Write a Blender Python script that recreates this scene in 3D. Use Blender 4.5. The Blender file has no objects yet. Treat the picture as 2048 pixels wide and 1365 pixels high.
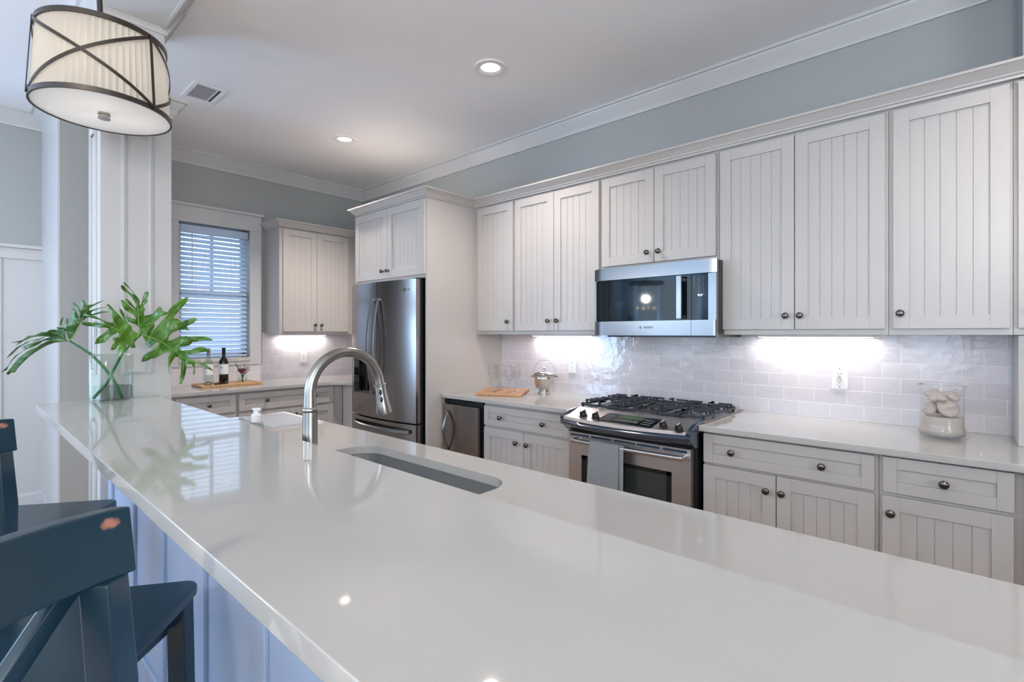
import bpy, bmesh, math, random
from mathutils import Vector, Matrix
random.seed(7)
PI = math.pi
R = math.radians
scn = bpy.context.scene

# ------------------------------------------------------------------ camera
EYE = 1.373
cam_d = bpy.data.cameras.new('camera'); cam = bpy.data.objects.new('camera', cam_d)
scn.collection.objects.link(cam); scn.camera = cam
cam.location = (0, 0, EYE); cam.rotation_euler = (R(90), 0, R(42.1))
cam_d.sensor_width = 36; cam_d.lens = 36*1009/2048; cam_d.shift_y = -14.5/2048
cam_d.clip_start = .02
# ------------------------------------------------------------------ view
scn.view_settings.view_transform = 'Standard'; scn.view_settings.look = 'None'
scn.view_settings.gamma = 1; scn.view_settings.use_curve_mapping = False
scn.view_settings.exposure = 0.30
# ------------------------------------------------------------------ world (daylight outside the windows)
w = bpy.data.worlds.new('World'); scn.world = w; w.use_nodes = True
bg = w.node_tree.nodes['Background']; bg.inputs[1].default_value = 3.2
_n = w.node_tree; _tc = _n.nodes.new('ShaderNodeTexCoord'); _sp = _n.nodes.new('ShaderNodeSeparateXYZ'); _rp = _n.nodes.new('ShaderNodeValToRGB')
_mr = _n.nodes.new('ShaderNodeMapRange'); _mr.inputs[1].default_value = -1; _mr.inputs[2].default_value = 1
_n.links.new(_tc.outputs['Generated'], _sp.inputs[0]); _n.links.new(_sp.outputs[2], _mr.inputs[0]); _n.links.new(_mr.outputs[0], _rp.inputs[0]); _n.links.new(_rp.outputs[0], bg.inputs[0])
_e = _rp.color_ramp.elements; _e[0].position = .30; _e[0].color = (.10, .12, .12, 1); _e[1].position = .44; _e[1].color = (.62, .78, .98, 1)
_q = _e.new(.60); _q.color = (.60, .80, 1, 1); _q = _e.new(1); _q.color = (.30, .52, .95, 1)

def area(name, loc, rot, sx, sy, power, col, spread=180):
    d = bpy.data.lights.new(name, 'AREA'); d.shape = 'RECTANGLE'; d.size = sx; d.size_y = sy
    d.energy = power; d.color = col; d.spread = R(spread)
    o = bpy.data.objects.new(name, d); scn.collection.objects.link(o); o.location = loc; o.rotation_euler = rot
    return o
XW = -5.22; YB = 3.20; YR = -3.6; XR = 2.6; ZC = 3.02
DAY = (.36, .62, 1.0); DAY2 = (.93, .96, 1.0); WARM = (1.0, .89, .76)
REARWIN = [(-4.85, -3.65), (-3.1, -1.9), (-1.2, 0.0), (.6, 1.8)]
for i, (a, b) in enumerate(REARWIN):
    area('daylight_rear', ((a+b)/2, YR+.03, 1.5), (R(-122), 0, 0), b-a, 1.75, 125 if i < 2 else 85, DAY if i < 2 else DAY2)
area('daylight_left', (XW+.05, -2.0, 1.5), (0, R(-110), 0), 1.75, 1.5, 110, DAY)
area('daylight_right', (XR-.05, -.6, 1.5), (0, R(125), 0), 1.75, 2.2, 60, DAY2)
# dining chandelier's glow, then an added unseen fill point to brighten the ceiling
for p, e in (((-3.6, -1.5, 1.9), 22), ((.4, -1.9, 2.45), 105)):
    d = bpy.data.lights.new('chandelier_and_fill_glow', 'POINT'); d.energy = e; d.color = (1, .94, .88); d.shadow_soft_size = .05 if e < 50 else .15
    o = bpy.data.objects.new('chandelier_and_fill_glow', d); scn.collection.objects.link(o); o.location = p

# ------------------------------------------------------------------ helpers
def lin(c):
    if isinstance(c, str):
        c = [int(c[i:i+2], 16)/255 for i in (0, 2, 4)]
    return tuple((x/12.92 if x <= .04045 else ((x+.055)/1.055)**2.4) for x in c)+(1,)
def mat(name, col, rough=.5, metal=0, spec=.5, coat=0, trans=0, ior=1.45, emit=None, es=0, bump=None, noise=None, aniso=0, sheen=0):
    m = bpy.data.materials.new(name); m.use_nodes = True; nt = m.node_tree
    b = nt.nodes['Principled BSDF']
    b.inputs['Base Color'].default_value = lin(col); b.inputs['Roughness'].default_value = rough
    b.inputs['Metallic'].default_value = metal; b.inputs['IOR'].default_value = ior
    b.inputs['Specular IOR Level'].default_value = spec; b.inputs['Coat Weight'].default_value = coat
    b.inputs['Coat Roughness'].default_value = .05
    b.inputs['Transmission Weight'].default_value = trans; b.inputs['Anisotropic'].default_value = aniso
    if sheen: b.inputs['Sheen Weight'].default_value = sheen
    if emit: b.inputs['Emission Color'].default_value = lin(emit); b.inputs['Emission Strength'].default_value = es
    if bump or noise:
        tc = nt.nodes.new('ShaderNodeTexCoord')
    if bump:   # (scale vector, strength, distance)
        mp = nt.nodes.new('ShaderNodeMapping'); mp.inputs['Scale'].default_value = bump[0]
        n = nt.nodes.new('ShaderNodeTexNoise'); n.inputs['Scale'].default_value = 1; n.inputs['Detail'].default_value = 3
        bp = nt.nodes.new('ShaderNodeBump'); bp.inputs['Strength'].default_value = bump[1]; bp.inputs['Distance'].default_value = bump[2]
        nt.links.new(tc.outputs['Object'], mp.inputs[0]); nt.links.new(mp.outputs[0], n.inputs[0])
        nt.links.new(n.outputs[0], bp.inputs['Height']); nt.links.new(bp.outputs[0], b.inputs['Normal'])
    if noise:  # (scale vector, colour 2, low, high)
        mp = nt.nodes.new('ShaderNodeMapping'); mp.inputs['Scale'].default_value = noise[0]
        n = nt.nodes.new('ShaderNodeTexNoise'); n.inputs['Scale'].default_value = 1; n.inputs['Detail'].default_value = 4
        r = nt.nodes.new('ShaderNodeValToRGB'); r.color_ramp.elements[0].position = noise[2]; r.color_ramp.elements[1].position = noise[3]
        r.color_ramp.elements[0].color = lin(col); r.color_ramp.elements[1].color = lin(noise[1])
        nt.links.new(tc.outputs['Object'], mp.inputs[0]); nt.links.new(mp.outputs[0], n.inputs[0])
        nt.links.new(n.outputs[0], r.inputs[0]); nt.links.new(r.outputs[0], b.inputs['Base Color'])
    return m

M = {}
M['wall'] = mat('wall_paint', 'a4a7a6', .33, bump=((60, 60, 60), .04, .002))
M['ceiling'] = mat('ceiling_paint', 'f4f4f6', .6)
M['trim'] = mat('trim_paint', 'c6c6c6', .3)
M['trimhi'] = mat('panel_paint', 'c4c3c2', .3)
M['cab'] = mat('cabinet_paint', 'bab5b1', .3, bump=((90, 90, 30), .03, .001))
M['groove'] = mat('cabinet_groove_paint', 'cbc7c4', .35)
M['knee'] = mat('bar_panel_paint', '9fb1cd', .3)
M['steelov'] = mat('satin_steel', 'cdc8c6', .38, 1, bump=((3, 3, 900), .05, .0006))
M['steel'] = mat('brushed_steel', '8f9194', .24, 1, bump=((3, 3, 900), .06, .0006), aniso=.3)
M['steelh'] = mat('brushed_steel_dark', '9c9693', .2, 1, bump=((900, 900, 3), .05, .0006))
M['chrome'] = mat('satin_nickel', 'a39f99', .27, 1)
M['polish'] = mat('polished_steel', 'd8d8da', .12, 1)
M['knob'] = mat('dark_brushed_knob', '6a6866', .25, 1, bump=((500, 40, 500), .2, .0006))
M['black'] = mat('black_plastic', '141619', .35)
M['blackgl'] = mat('black_glass', '08151c', .04, spec=.5)
M['iron'] = mat('cast_iron', '23262c', .42, spec=.7)
M['blueblack'] = mat('black_enamel', '27384c', .2, spec=.8, coat=.4)
M['ovenglass'] = mat('oven_glass', '333a38', .06, spec=.9)
M['sinksteel'] = mat('sink_steel', 'a9acad', .35, .7)
M['bronze'] = mat('oiled_bronze', '5d5650', .32, 1)
M['bulb'] = mat('lit_bulb', 'ffffff', .5, emit='fff4e8', es=9)
M['lightring'] = mat('light_trim', 'ecebea', .35)
M['white'] = mat('white_plastic', 'f0efee', .3)
M['offwhite'] = mat('outlet_face', 'e8e2d8', .35)
M['dark'] = mat('dark_slot', '1c1b1a', .6)
M['blind'] = mat('blind_slat', 'dfe5ec', .45)
def _transl(m, col, f):
    nt = m.node_tree; out = nt.nodes['Material Output']; tr = nt.nodes.new('ShaderNodeBsdfTranslucent'); tr.inputs[0].default_value = lin(col)
    mx = nt.nodes.new('ShaderNodeMixShader'); mx.inputs[0].default_value = f
    nt.links.new(nt.nodes['Principled BSDF'].outputs[0], mx.inputs[1]); nt.links.new(tr.outputs[0], mx.inputs[2]); nt.links.new(mx.outputs[0], out.inputs[0])
_transl(M['blind'], 'd2e2f2', .5)
M['cord'] = mat('blind_cord', 'd5d3cf', .6)
M['glass'] = mat('clear_glass', 'fdfffe', .0, trans=1, ior=1.3)
M['greenglass'] = mat('green_tint_glass', 'd8efe4', .0, trans=1, ior=1.45)
M['thin'] = mat('thin_glass', 'f6fffb', .02, trans=1, ior=1.12)
M['water'] = mat('water', 'e6f4ec', .0, trans=1, ior=1.33)
M['leaf'] = mat('leaf_green', '2f5a14', .36, noise=((14, 14, 14), '5d8729', .35, .75), coat=.15)
M['leafd'] = mat('leaf_green_dark', '21491b', .38, noise=((14, 14, 14), '476e33', .3, .8), coat=.15)
M['stem'] = mat('leaf_stem', '2f6a3c', .4)
M['vein'] = mat('leaf_vein', '6f9440', .45)
M['wood'] = mat('board_wood', 'b98a5c', .42, noise=((6, 90, 6), 'd2a878', .3, .7))
M['wood2'] = mat('board_wood_reddish', 'a87350', .42, noise=((90, 6, 6), 'd0a276', .3, .7))
M['floor'] = mat('oak_floor', '8e6e50', .3)
M['stool'] = mat('stool_paint', '17303d', .3, spec=.5, coat=.15)
M['stoolworn'] = mat('stool_worn_edge', '9b6a55', .5)
M['shell'] = mat('shell', 'b8ada6', .7, bump=((90, 90, 90), .3, .002))
M['sand'] = mat('sand', 'b7b0a8', .9, bump=((600, 600, 600), .8, .002))
M['towel'] = mat('towel_cloth', '94989d', .9, bump=((260, 260, 420), 1, .003), sheen=.3)
M['pewter'] = mat('hammered_pewter', 'c9c6c3', .18, 1, bump=((140, 140, 140), .35, .002))
M['winegl'] = mat('dark_bottle_glass', '100a0d', .06, spec=.8)
M['label'] = mat('paper_label', 'e9e9ef', .6)
M['ink'] = mat('label_ink', '33333a', .6)
M['flower'] = mat('red_flower', '7c2320', .6)
M['sprig'] = mat('dark_sprig', '2f4038', .6)
M['grey'] = mat('grey_detail', '8f8e8c', .5)
M['foam'] = mat('ribbed_mat', 'c9c8cb', .35)
M['plast'] = mat('clear_plastic', 'f4f6f6', .05, trans=.9, ior=1.3)
M['marble'] = mat('stone_sill', 'b5b1ab', .3, noise=((40, 40, 40), 'd7d3cc', .4, .6))

# quartz with faint veins
def quartz(name, col):
    m = mat(name, col, .045, spec=.5); nt = m.node_tree; b = nt.nodes['Principled BSDF']
    tc = nt.nodes.new('ShaderNodeTexCoord')
    n0 = nt.nodes.new('ShaderNodeTexNoise'); n0.inputs['Scale'].default_value = 3.4; n0.inputs['Detail'].default_value = 5
    mixv = nt.nodes.new('ShaderNodeVectorMath'); mixv.operation = 'ADD'
    n1 = nt.nodes.new('ShaderNodeTexNoise'); n1.inputs['Scale'].default_value = 4.6; n1.inputs['Detail'].default_value = 8
    nt.links.new(tc.outputs['Object'], n0.inputs[0]); nt.links.new(tc.outputs['Object'], mixv.inputs[0])
    nt.links.new(n0.outputs['Color'], mixv.inputs[1]); nt.links.new(mixv.outputs[0], n1.inputs[0])
    s = nt.nodes.new('ShaderNodeMath'); s.operation = 'SUBTRACT'; s.inputs[1].default_value = .5
    ab = nt.nodes.new('ShaderNodeMath'); ab.operation = 'ABSOLUTE'
    nt.links.new(n1.outputs[0], s.inputs[0]); nt.links.new(s.outputs[0], ab.inputs[0])
    n2 = nt.nodes.new('ShaderNodeTexNoise'); n2.inputs['Scale'].default_value = 3.1; n2.inputs['Detail'].default_value = 2
    nt.links.new(tc.outputs['Object'], n2.inputs[0])
    gt = nt.nodes.new('ShaderNodeMapRange'); gt.inputs[1].default_value = .56; gt.inputs[2].default_value = .70
    nt.links.new(n2.outputs[0], gt.inputs[0])
    mr = nt.nodes.new('ShaderNodeMapRange'); mr.inputs[1].default_value = 0; mr.inputs[2].default_value = .012
    mr.inputs[3].default_value = 1; mr.inputs[4].default_value = 0
    nt.links.new(ab.outputs[0], mr.inputs[0])
    mu = nt.nodes.new('ShaderNodeMath'); mu.operation = 'MULTIPLY'; nt.links.new(mr.outputs[0], mu.inputs[0]); nt.links.new(gt.outputs[0], mu.inputs[1])
    mu2 = nt.nodes.new('ShaderNodeMath'); mu2.operation = 'MULTIPLY'; nt.links.new(mu.outputs[0], mu2.inputs[0]); mu2.inputs[1].default_value = .38
    mx = nt.nodes.new('ShaderNodeMix'); mx.data_type = 'RGBA'; mx.inputs[6].default_value = lin(col); mx.inputs[7].default_value = lin('a9a6a2')
    nt.links.new(mu2.outputs[0], mx.inputs[0]); nt.links.new(mx.outputs[2], b.inputs['Base Color'])
    return m
M['quartz'] = quartz('white_quartz', 'b2b0ac')

# hand made wall tile: brick pattern 152 x 76 mm in metres, axes (u, z)
def tile(name, uaxis):
    m = mat(name, 'd8d3d6', .09, spec=.6, coat=.3); nt = m.node_tree; b = nt.nodes['Principled BSDF']
    tc = nt.nodes.new('ShaderNodeTexCoord'); sp = nt.nodes.new('ShaderNodeSeparateXYZ'); cb = nt.nodes.new('ShaderNodeCombineXYZ')
    nt.links.new(tc.outputs['Object'], sp.inputs[0])
    nt.links.new(sp.outputs[uaxis], cb.inputs[0]); nt.links.new(sp.outputs[2], cb.inputs[1])
    mp = nt.nodes.new('ShaderNodeMapping'); mp.inputs['Location'].default_value = (.021, .0, 0)
    nt.links.new(cb.outputs[0], mp.inputs[0])
    br = nt.nodes.new('ShaderNodeTexBrick'); br.offset = .5
    br.inputs['Scale'].default_value = 1; br.inputs['Brick Width'].default_value = .1525; br.inputs['Row Height'].default_value = .0765
    br.inputs['Mortar Size'].default_value = .0017; br.inputs['Mortar Smooth'].default_value = .4
    br.inputs['Color1'].default_value = lin('dfd9dc'); br.inputs['Color2'].default_value = lin('d5cfd3'); br.inputs['Mortar'].default_value = lin('f6f3f3')
    nt.links.new(mp.outputs[0], br.inputs[0]); nt.links.new(br.outputs['Color'], b.inputs['Base Color'])
    n = nt.nodes.new('ShaderNodeTexNoise'); n.inputs['Scale'].default_value = 20; n.inputs['Detail'].default_value = 2
    nt.links.new(tc.outputs['Object'], n.inputs[0])
    b1 = nt.nodes.new('ShaderNodeBump'); b1.inputs['Strength'].default_value = .7; b1.inputs['Distance'].default_value = .004
    nt.links.new(n.outputs[0], b1.inputs['Height'])
    b2 = nt.nodes.new('ShaderNodeBump'); b2.inputs['Strength'].default_value = .6; b2.inputs['Distance'].default_value = .0015; b2.invert = True
    nt.links.new(br.outputs['Fac'], b2.inputs['Height']); nt.links.new(b1.outputs[0], b2.inputs['Normal'])
    nt.links.new(b2.outputs[0], b.inputs['Normal'])
    return m
M['tile_b'] = tile('wall_tile_back', 0); M['tile_l'] = tile('wall_tile_left', 1)

def planks():
    m = M['floor']; nt = m.node_tree; b = nt.nodes['Principled BSDF']
    tc = nt.nodes.new('ShaderNodeTexCoord')
    br = nt.nodes.new('ShaderNodeTexBrick'); br.inputs['Scale'].default_value = 1; br.inputs['Brick Width'].default_value = 1.4
    br.inputs['Row Height'].default_value = .11; br.inputs['Mortar Size'].default_value = .001
    br.inputs['Color1'].default_value = lin('a98868'); br.inputs['Color2'].default_value = lin('8a6a4c'); br.inputs['Mortar'].default_value = lin('2a1d14')
    nt.links.new(tc.outputs['Object'], br.inputs[0]); nt.links.new(br.outputs[0], b.inputs['Base Color'])
planks()
# pleated fabric shade lit from inside
def shade():
    m = mat('pleated_fabric', 'c9c2b8', .8); nt = m.node_tree; b = nt.nodes['Principled BSDF']
    b.inputs['Subsurface Weight'].default_value = 0
    out = nt.nodes['Material Output']
    tr = nt.nodes.new('ShaderNodeBsdfTranslucent'); tr.inputs[0].default_value = lin('e2dcd2')
    mx = nt.nodes.new('ShaderNodeMixShader'); mx.inputs[0].default_value = .35
    nt.links.new(b.outputs[0], mx.inputs[1]); nt.links.new(tr.outputs[0], mx.inputs[2]); nt.links.new(mx.outputs[0], out.inputs[0])
    return m
M['shade'] = shade()
def diff():
    m = mat('frosted_diffuser', 'fbfaf8', .6); nt = m.node_tree; b = nt.nodes['Principled BSDF']; out = nt.nodes['Material Output']
    tr = nt.nodes.new('ShaderNodeBsdfTranslucent'); tr.inputs[0].default_value = lin('ffffff')
    mx = nt.nodes.new('ShaderNodeMixShader'); mx.inputs[0].default_value = .5
    nt.links.new(b.outputs[0], mx.inputs[1]); nt.links.new(tr.outputs[0], mx.inputs[2]); nt.links.new(mx.outputs[0], out.inputs[0])
    return m
M['diffuser'] = diff()
# thin architectural glass (window panes, wine glasses): mostly see-through with a reflection
def pane():
    m = bpy.data.materials.new('window_glass'); m.use_nodes = True; nt = m.node_tree; nt.nodes.clear()
    o = nt.nodes.new('ShaderNodeOutputMaterial'); t = nt.nodes.new('ShaderNodeBsdfTransparent'); g = nt.nodes.new('ShaderNodeBsdfGlossy')
    g.inputs['Roughness'].default_value = .02; t.inputs[0].default_value = (.985, .99, .99, 1)
    lw = nt.nodes.new('ShaderNodeLayerWeight'); lw.inputs[0].default_value = .35
    mr = nt.nodes.new('ShaderNodeMath'); mr.operation = 'POWER'; mr.inputs[1].default_value = 3.0; nt.links.new(lw.outputs['Facing'], mr.inputs[0])
    ma = nt.nodes.new('ShaderNodeMath'); ma.operation = 'MULTIPLY_ADD'; ma.inputs[1].default_value = .6; ma.inputs[2].default_value = .018; nt.links.new(mr.outputs[0], ma.inputs[0])
    mx = nt.nodes.new('ShaderNodeMixShader'); nt.links.new(ma.outputs[0], mx.inputs[0])
    nt.links.new(t.outputs[0], mx.inputs[1]); nt.links.new(g.outputs[0], mx.inputs[2]); nt.links.new(mx.outputs[0], o.inputs[0])
    return m
M['pane'] = pane()
def thinpane(name, tint, facing=.18):
    m = pane(); m.name = name
    for n in m.node_tree.nodes:
        if n.type == 'BSDF_TRANSPARENT': n.inputs[0].default_value = lin(tint)
        if n.type == 'LAYER_WEIGHT': n.inputs[0].default_value = facing
    return m
M['crystal'] = thinpane('thin_stemware_glass', 'fefefe', .35)
M['stemg'] = thinpane('stemware_stem_glass', 'f4f6f6', .55)
for n in M['stemg'].node_tree.nodes:
    if n.type == 'MATH' and n.operation == 'MULTIPLY_ADD': n.inputs[2].default_value = .16
M['vaseg'] = thinpane('thin_vase_glass', 'fcfefd', .30)
M['watert'] = thinpane('vase_water', 'f3f9f5', .12)
M['clearb'] = thinpane('clear_bottle_glass', 'e9f2ed', .35)
M['jarg'] = thinpane('jar_glass', 'fefefe', .30)

# ---- mesh helpers
def box(bm, x0, x1, y0, y1, z0, z1, mi=0):
    v = [bm.verts.new((x, y, z)) for x in (x0, x1) for y in (y0, y1) for z in (z0, z1)]
    for f in ((0, 1, 3, 2), (4, 6, 7, 5), (0, 4, 5, 1), (2, 3, 7, 6), (0, 2, 6, 4), (1, 5, 7, 3)):
        fc = bm.faces.new([v[i] for i in f]); fc.material_index = mi
def frame_axes(d):
    d = Vector(d).normalized(); up = Vector((0, 0, 1)) if abs(d.z) < .95 else Vector((1, 0, 0))
    a = d.cross(up).normalized(); return a, a.cross(d).normalized()
def tube(bm, pts, rad, seg=12, caps=True, flat=None, mi=0):
    pts = [Vector(p) for p in pts]; n = len(pts); rings = []; a = None
    for i, p in enumerate(pts):
        d = (pts[min(i+1, n-1)]-pts[max(i-1, 0)]).normalized()
        if a is None: a, b = frame_axes(d)
        else:
            a = (a-d*a.dot(d)).normalized(); b = a.cross(d).normalized()
        r = rad[i] if isinstance(rad, (list, tuple)) else rad
        rb = r*(flat if flat else 1)
        rings.append([bm.verts.new(p+a*(r*math.cos(2*PI*k/seg))+b*(rb*math.sin(2*PI*k/seg))) for k in range(seg)])
    for i in range(n-1):
        for k in range(seg):
            f = bm.faces.new((rings[i][k], rings[i][(k+1) % seg], rings[i+1][(k+1) % seg], rings[i+1][k])); f.material_index = mi
    if caps:
        bm.faces.new(rings[0][::-1]).material_index = mi; bm.faces.new(rings[-1]).material_index = mi
def lathe(bm, prof, c=(0, 0, 0), seg=32, axis='z', mi=0):
    rings = []
    for r, z in prof:
        ring = []
        for k in range(seg):
            a = 2*PI*k/seg
            if r < 1e-6:
                if not ring: ring = [None]
                continue
            p = (r*math.cos(a), r*math.sin(a), z)
            if axis == 'y': p = (p[0], -z, p[1])      # axis pointing to -y
            if axis == 'x': p = (z, p[0], p[1])
            ring.append(bm.verts.new(Vector(p)+Vector(c)))
        if r < 1e-6:
            p = (0, 0, z)
            if axis == 'y': p = (0, -z, 0)
            if axis == 'x': p = (z, 0, 0)
            ring = [bm.verts.new(Vector(p)+Vector(c))]
        rings.append(ring)
    for i in range(len(rings)-1):
        A, B = rings[i], rings[i+1]
        if len(A) == 1 and len(B) == 1: continue
        for k in range(seg):
            k2 = (k+1) % seg
            if len(A) == 1: f = bm.faces.new((A[0], B[k2], B[k]))
            elif len(B) == 1: f = bm.faces.new((A[k], A[k2], B[0]))
            else: f = bm.faces.new((A[k], A[k2], B[k2], B[k]))
            f.material_index = mi
def prism(bm, poly, z0, z1, axis='z', mi=0):
    def P(u, v, h):
        return (u, v, h) if axis == 'z' else ((u, h, v) if axis == 'y' else (h, u, v))
    a = [bm.verts.new(P(u, v, z0)) for u, v in poly]; b = [bm.verts.new(P(u, v, z1)) for u, v in poly]
    n = len(poly)
    bm.faces.new(a[::-1]).material_index = mi; bm.faces.new(b).material_index = mi
    for i in range(n):
        bm.faces.new((a[i], a[(i+1) % n], b[(i+1) % n], b[i])).material_index = mi
def sweep(bm, path, prof, closed=False, capends=True):
    """profile (outward, z) swept along a plan path, outward = to the right of travel, mitred"""
    n = len(path); P = [Vector((x, y)) for x, y in path]; rings = []
    for i in range(n):
        if closed or 0 < i < n-1:
            d0 = (P[i]-P[i-1]).normalized(); d1 = (P[(i+1) % n]-P[i]).normalized()
        elif i == 0: d0 = d1 = (P[1]-P[0]).normalized()
        else: d0 = d1 = (P[i]-P[i-1]).normalized()
        n0 = Vector((d0.y, -d0.x)); n1 = Vector((d1.y, -d1.x)); m = (n0+n1)
        m = m/max(m.dot(n0), .2)
        rings.append([bm.verts.new((P[i].x+m.x*o, P[i].y+m.y*o, z)) for o, z in prof])
    k = len(prof)
    for i in range(n if closed else n-1):
        A = rings[i]; B = rings[(i+1) % n]
        for j in range(k):
            j2 = (j+1) % k
            bm.faces.new((A[j], A[j2], B[j2], B[j]))
    if not closed and capends:
        bm.faces.new(rings[0]); bm.faces.new(rings[-1][::-1])
def rrect(x0, x1, y0, y1, r, seg=6):
    out = []
    for cx, cy, a0 in ((x1-r, y0+r, -90), (x1-r, y1-r, 0), (x0+r, y1-r, 90), (x0+r, y0+r, 180)):
        for k in range(seg+1):
            a = R(a0+90*k/seg); out.append((cx+r*math.cos(a), cy+r*math.sin(a)))
    return out
BM = bmesh.new
def obj(name, bm, m, parent=None, smooth=False, bevel=0, loc=None, recalc=True, bseg=2, autos=None):
    if recalc: bmesh.ops.recalc_face_normals(bm, faces=bm.faces)
    me = bpy.data.meshes.new(name); bm.to_mesh(me); bm.free()
    ms = m if isinstance(m, (list, tuple)) else [m]
    for x in ms: me.materials.append(M[x] if isinstance(x, str) else x)
    o = bpy.data.objects.new(name, me); scn.collection.objects.link(o)
    if smooth:
        for p in me.polygons: p.use_smooth = True
    if parent: o.parent = parent
    if loc: o.location = loc
    if bevel:
        md = o.modifiers.new('bevel', 'BEVEL'); md.width = bevel; md.segments = bseg; md.limit_method = 'ANGLE'; md.angle_limit = R(40)
        for p in me.polygons: p.use_smooth = True
        md2 = o.modifiers.new('wn', 'WEIGHTED_NORMAL'); md2.keep_sharp = True
    if autos:
        for e in me.edges: pass
        me.set_sharp_from_angle(angle=R(autos))
    return o
def tag(o, label, cat, group=None, kind=None):
    o['label'] = label; o['category'] = cat
    if group: o['group'] = group
    if kind: o['kind'] = kind
    return o
def thing(name, label, cat, loc=(0, 0, 0), rz=0, group=None):
    o = bpy.data.objects.new(name, None); scn.collection.objects.link(o); o.empty_display_size = .05
    o.location = loc; o.rotation_euler = (0, 0, rz); return tag(o, label, cat, group)
def struct(name, bm, m, **k):
    o = obj(name, bm, m, **k); o['kind'] = 'structure'; return o
def text(name, s, size, parent, loc, rot, m, ext=.0004, align='CENTER'):
    cu = bpy.data.curves.new(name, 'FONT'); cu.body = s; cu.size = size; cu.extrude = ext; cu.align_x = align; cu.align_y = 'CENTER'
    t = bpy.data.objects.new(name+'_tmp', cu); scn.collection.objects.link(t)
    bpy.context.view_layer.update()
    me = bpy.data.meshes.new_from_object(t.evaluated_get(bpy.context.evaluated_depsgraph_get()))
    bpy.data.objects.remove(t); bpy.data.curves.remove(cu)
    me.materials.clear(); me.materials.append(M[m])
    o = bpy.data.objects.new(name, me); scn.collection.objects.link(o); o.parent = parent; o.location = loc; o.rotation_euler = rot
    return o
def copy_tree(o, parent=None):
    c = o.copy(); scn.collection.objects.link(c)
    if parent: c.parent = parent
    for ch in list(o.children): copy_tree(ch, c)
    return c

# ================================================================== SETTING
bm = BM(); box(bm, XW-.15, XR+.15, YR-.15, YB+.15, -.12, 0); struct('floor', bm, 'floor')
bm = BM(); box(bm, XW-.15, XR+.15, YR-.15, YB+.15, ZC, ZC+.12); struct('ceiling', bm, 'ceiling')
bm = BM(); box(bm, XW-.15, XR+.15, YB, YB+.15, 0, ZC); struct('wall_back', bm, 'wall')
def wall_holes(bm, axis, t0, t1, a0, a1, holes):
    """wall along a (x or y) of thickness t0..t1 with rectangular holes (a, b, z0, z1)"""
    def B(p, q, z0, z1):
        if q-p < 1e-4 or z1-z0 < 1e-4: return
        if axis == 'x': box(bm, p, q, t0, t1, z0, z1)
        else: box(bm, t0, t1, p, q, z0, z1)
    cur = a0
    for a, b, z0, z1 in sorted(holes):
        B(cur, a, 0, ZC); B(a, b, 0, z0); B(a, b, z1, ZC); cur = b
    B(cur, a1, 0, ZC)
WY0, WY1, WZ0, WZ1 = 1.342, 1.94, 1.144, 2.38
bm = BM(); wall_holes(bm, 'y', XW-.15, XW, YR, YB, [(WY0, WY1, WZ0, WZ1), (-2.75, -1.25, .6, 2.4)]); struct('wall_left', bm, 'wall')
bm = BM(); wall_holes(bm, 'x', YR-.15, YR, XW-.15, XR+.15, [(a, b, .6, 2.4) for a, b in REARWIN]); struct('wall_front', bm, 'wall')
bm = BM(); wall_holes(bm, 'y', XR, XR+.15, YR, YB, [(-1.7, .5, .6, 2.4)]); struct('wall_right', bm, 'wall')
# stub wall between dining side and kitchen
SY0, SY1, SX1 = .46, .72, -4.337
bm = BM(); box(bm, XW, SX1, SY0, SY1, 0, ZC); struct('wall_partition', bm, 'wall')
bm = BM(); box(bm, XW+.001, SX1+.001, SY0-.012, SY0-.0005, .0, ZC-.001); struct('partition_bright_board', bm, 'trim')  # white board added so the grey partition's window-lit face looks bright
# short wall return right of the range wall
bm = BM(); box(bm, .165, .30, YB-.30, YB, 2.47, ZC); struct('wall_return', bm, 'wall')
# ceiling crown
CR = [(0, 2.905), (.012, 2.905), (.014, 2.915), (.022, 2.93), (.045, 2.965), (.062, 2.992), (.066, 3.003), (.08, 3.003), (.08, ZC), (0, ZC)]
bm = BM(); sweep(bm, [(XW, SY1), (XW, YB), (.165, YB)], CR); struct('trim_1', bm, 'trim')
bm = BM(); sweep(bm, [(XW, YR), (XW, SY0), (SX1, SY0), (SX1, SY1), (XW, SY1)], CR); struct('trim_2', bm, 'trim')
# header over the bar with its crown
bm = BM(); box(bm, -3.0, XR, .46, .70, 2.905, ZC); struct('trim_3', bm, 'trim')
bm = BM(); sweep(bm, [(-3.32, .70), (XR, .70)][::-1], [(0, 2.90), (.012, 2.90), (.03, 2.93), (.06, 2.975), (.075, 3.0), (.09, 3.0), (.09, ZC), (0, ZC)]); struct('trim_4', bm, 'trim')
# tile backsplashes
bm = BM(); box(bm, -3.017, .146, YB-.011, YB, .914, 1.385); struct('trim_5', bm, 'tile_b')
bm = BM(); box(bm, XW, XW+.011, 2.057, YB, .914, 1.385); box(bm, XW, XW+.011, .72, 2.057, .914, 1.075); struct('trim_6', bm, 'tile_l')
bm = BM(); box(bm, XW+.011, -3.98, YB-.011, YB, .914, 1.385); struct('trim_7', bm, 'tile_b')
# wainscot on the dining side of the left wall
bm = BM()
box(bm, XW, XW+.008, YR, SY0, 0, 2.0); box(bm, XW, XW+.024, YR, SY0, 1.925, 2.005); box(bm, XW, XW+.05, YR, SY0, 2.005, 2.03)
for y in (.235, -.38, -1.0): box(bm, XW, XW+.02, y-.045, y, .19, 1.925)
struct('trim_8', bm, 'trim', bevel=.003)
bm = BM(); sweep(bm, [(XW, YR), (XW, SY0), (SX1, SY0), (SX1, SY1), (XW, SY1)], [(0, 0), (.016, 0), (.016, .165), (.008, .185), (0, .185)]); struct('baseboard_left', bm, 'trim')
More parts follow.
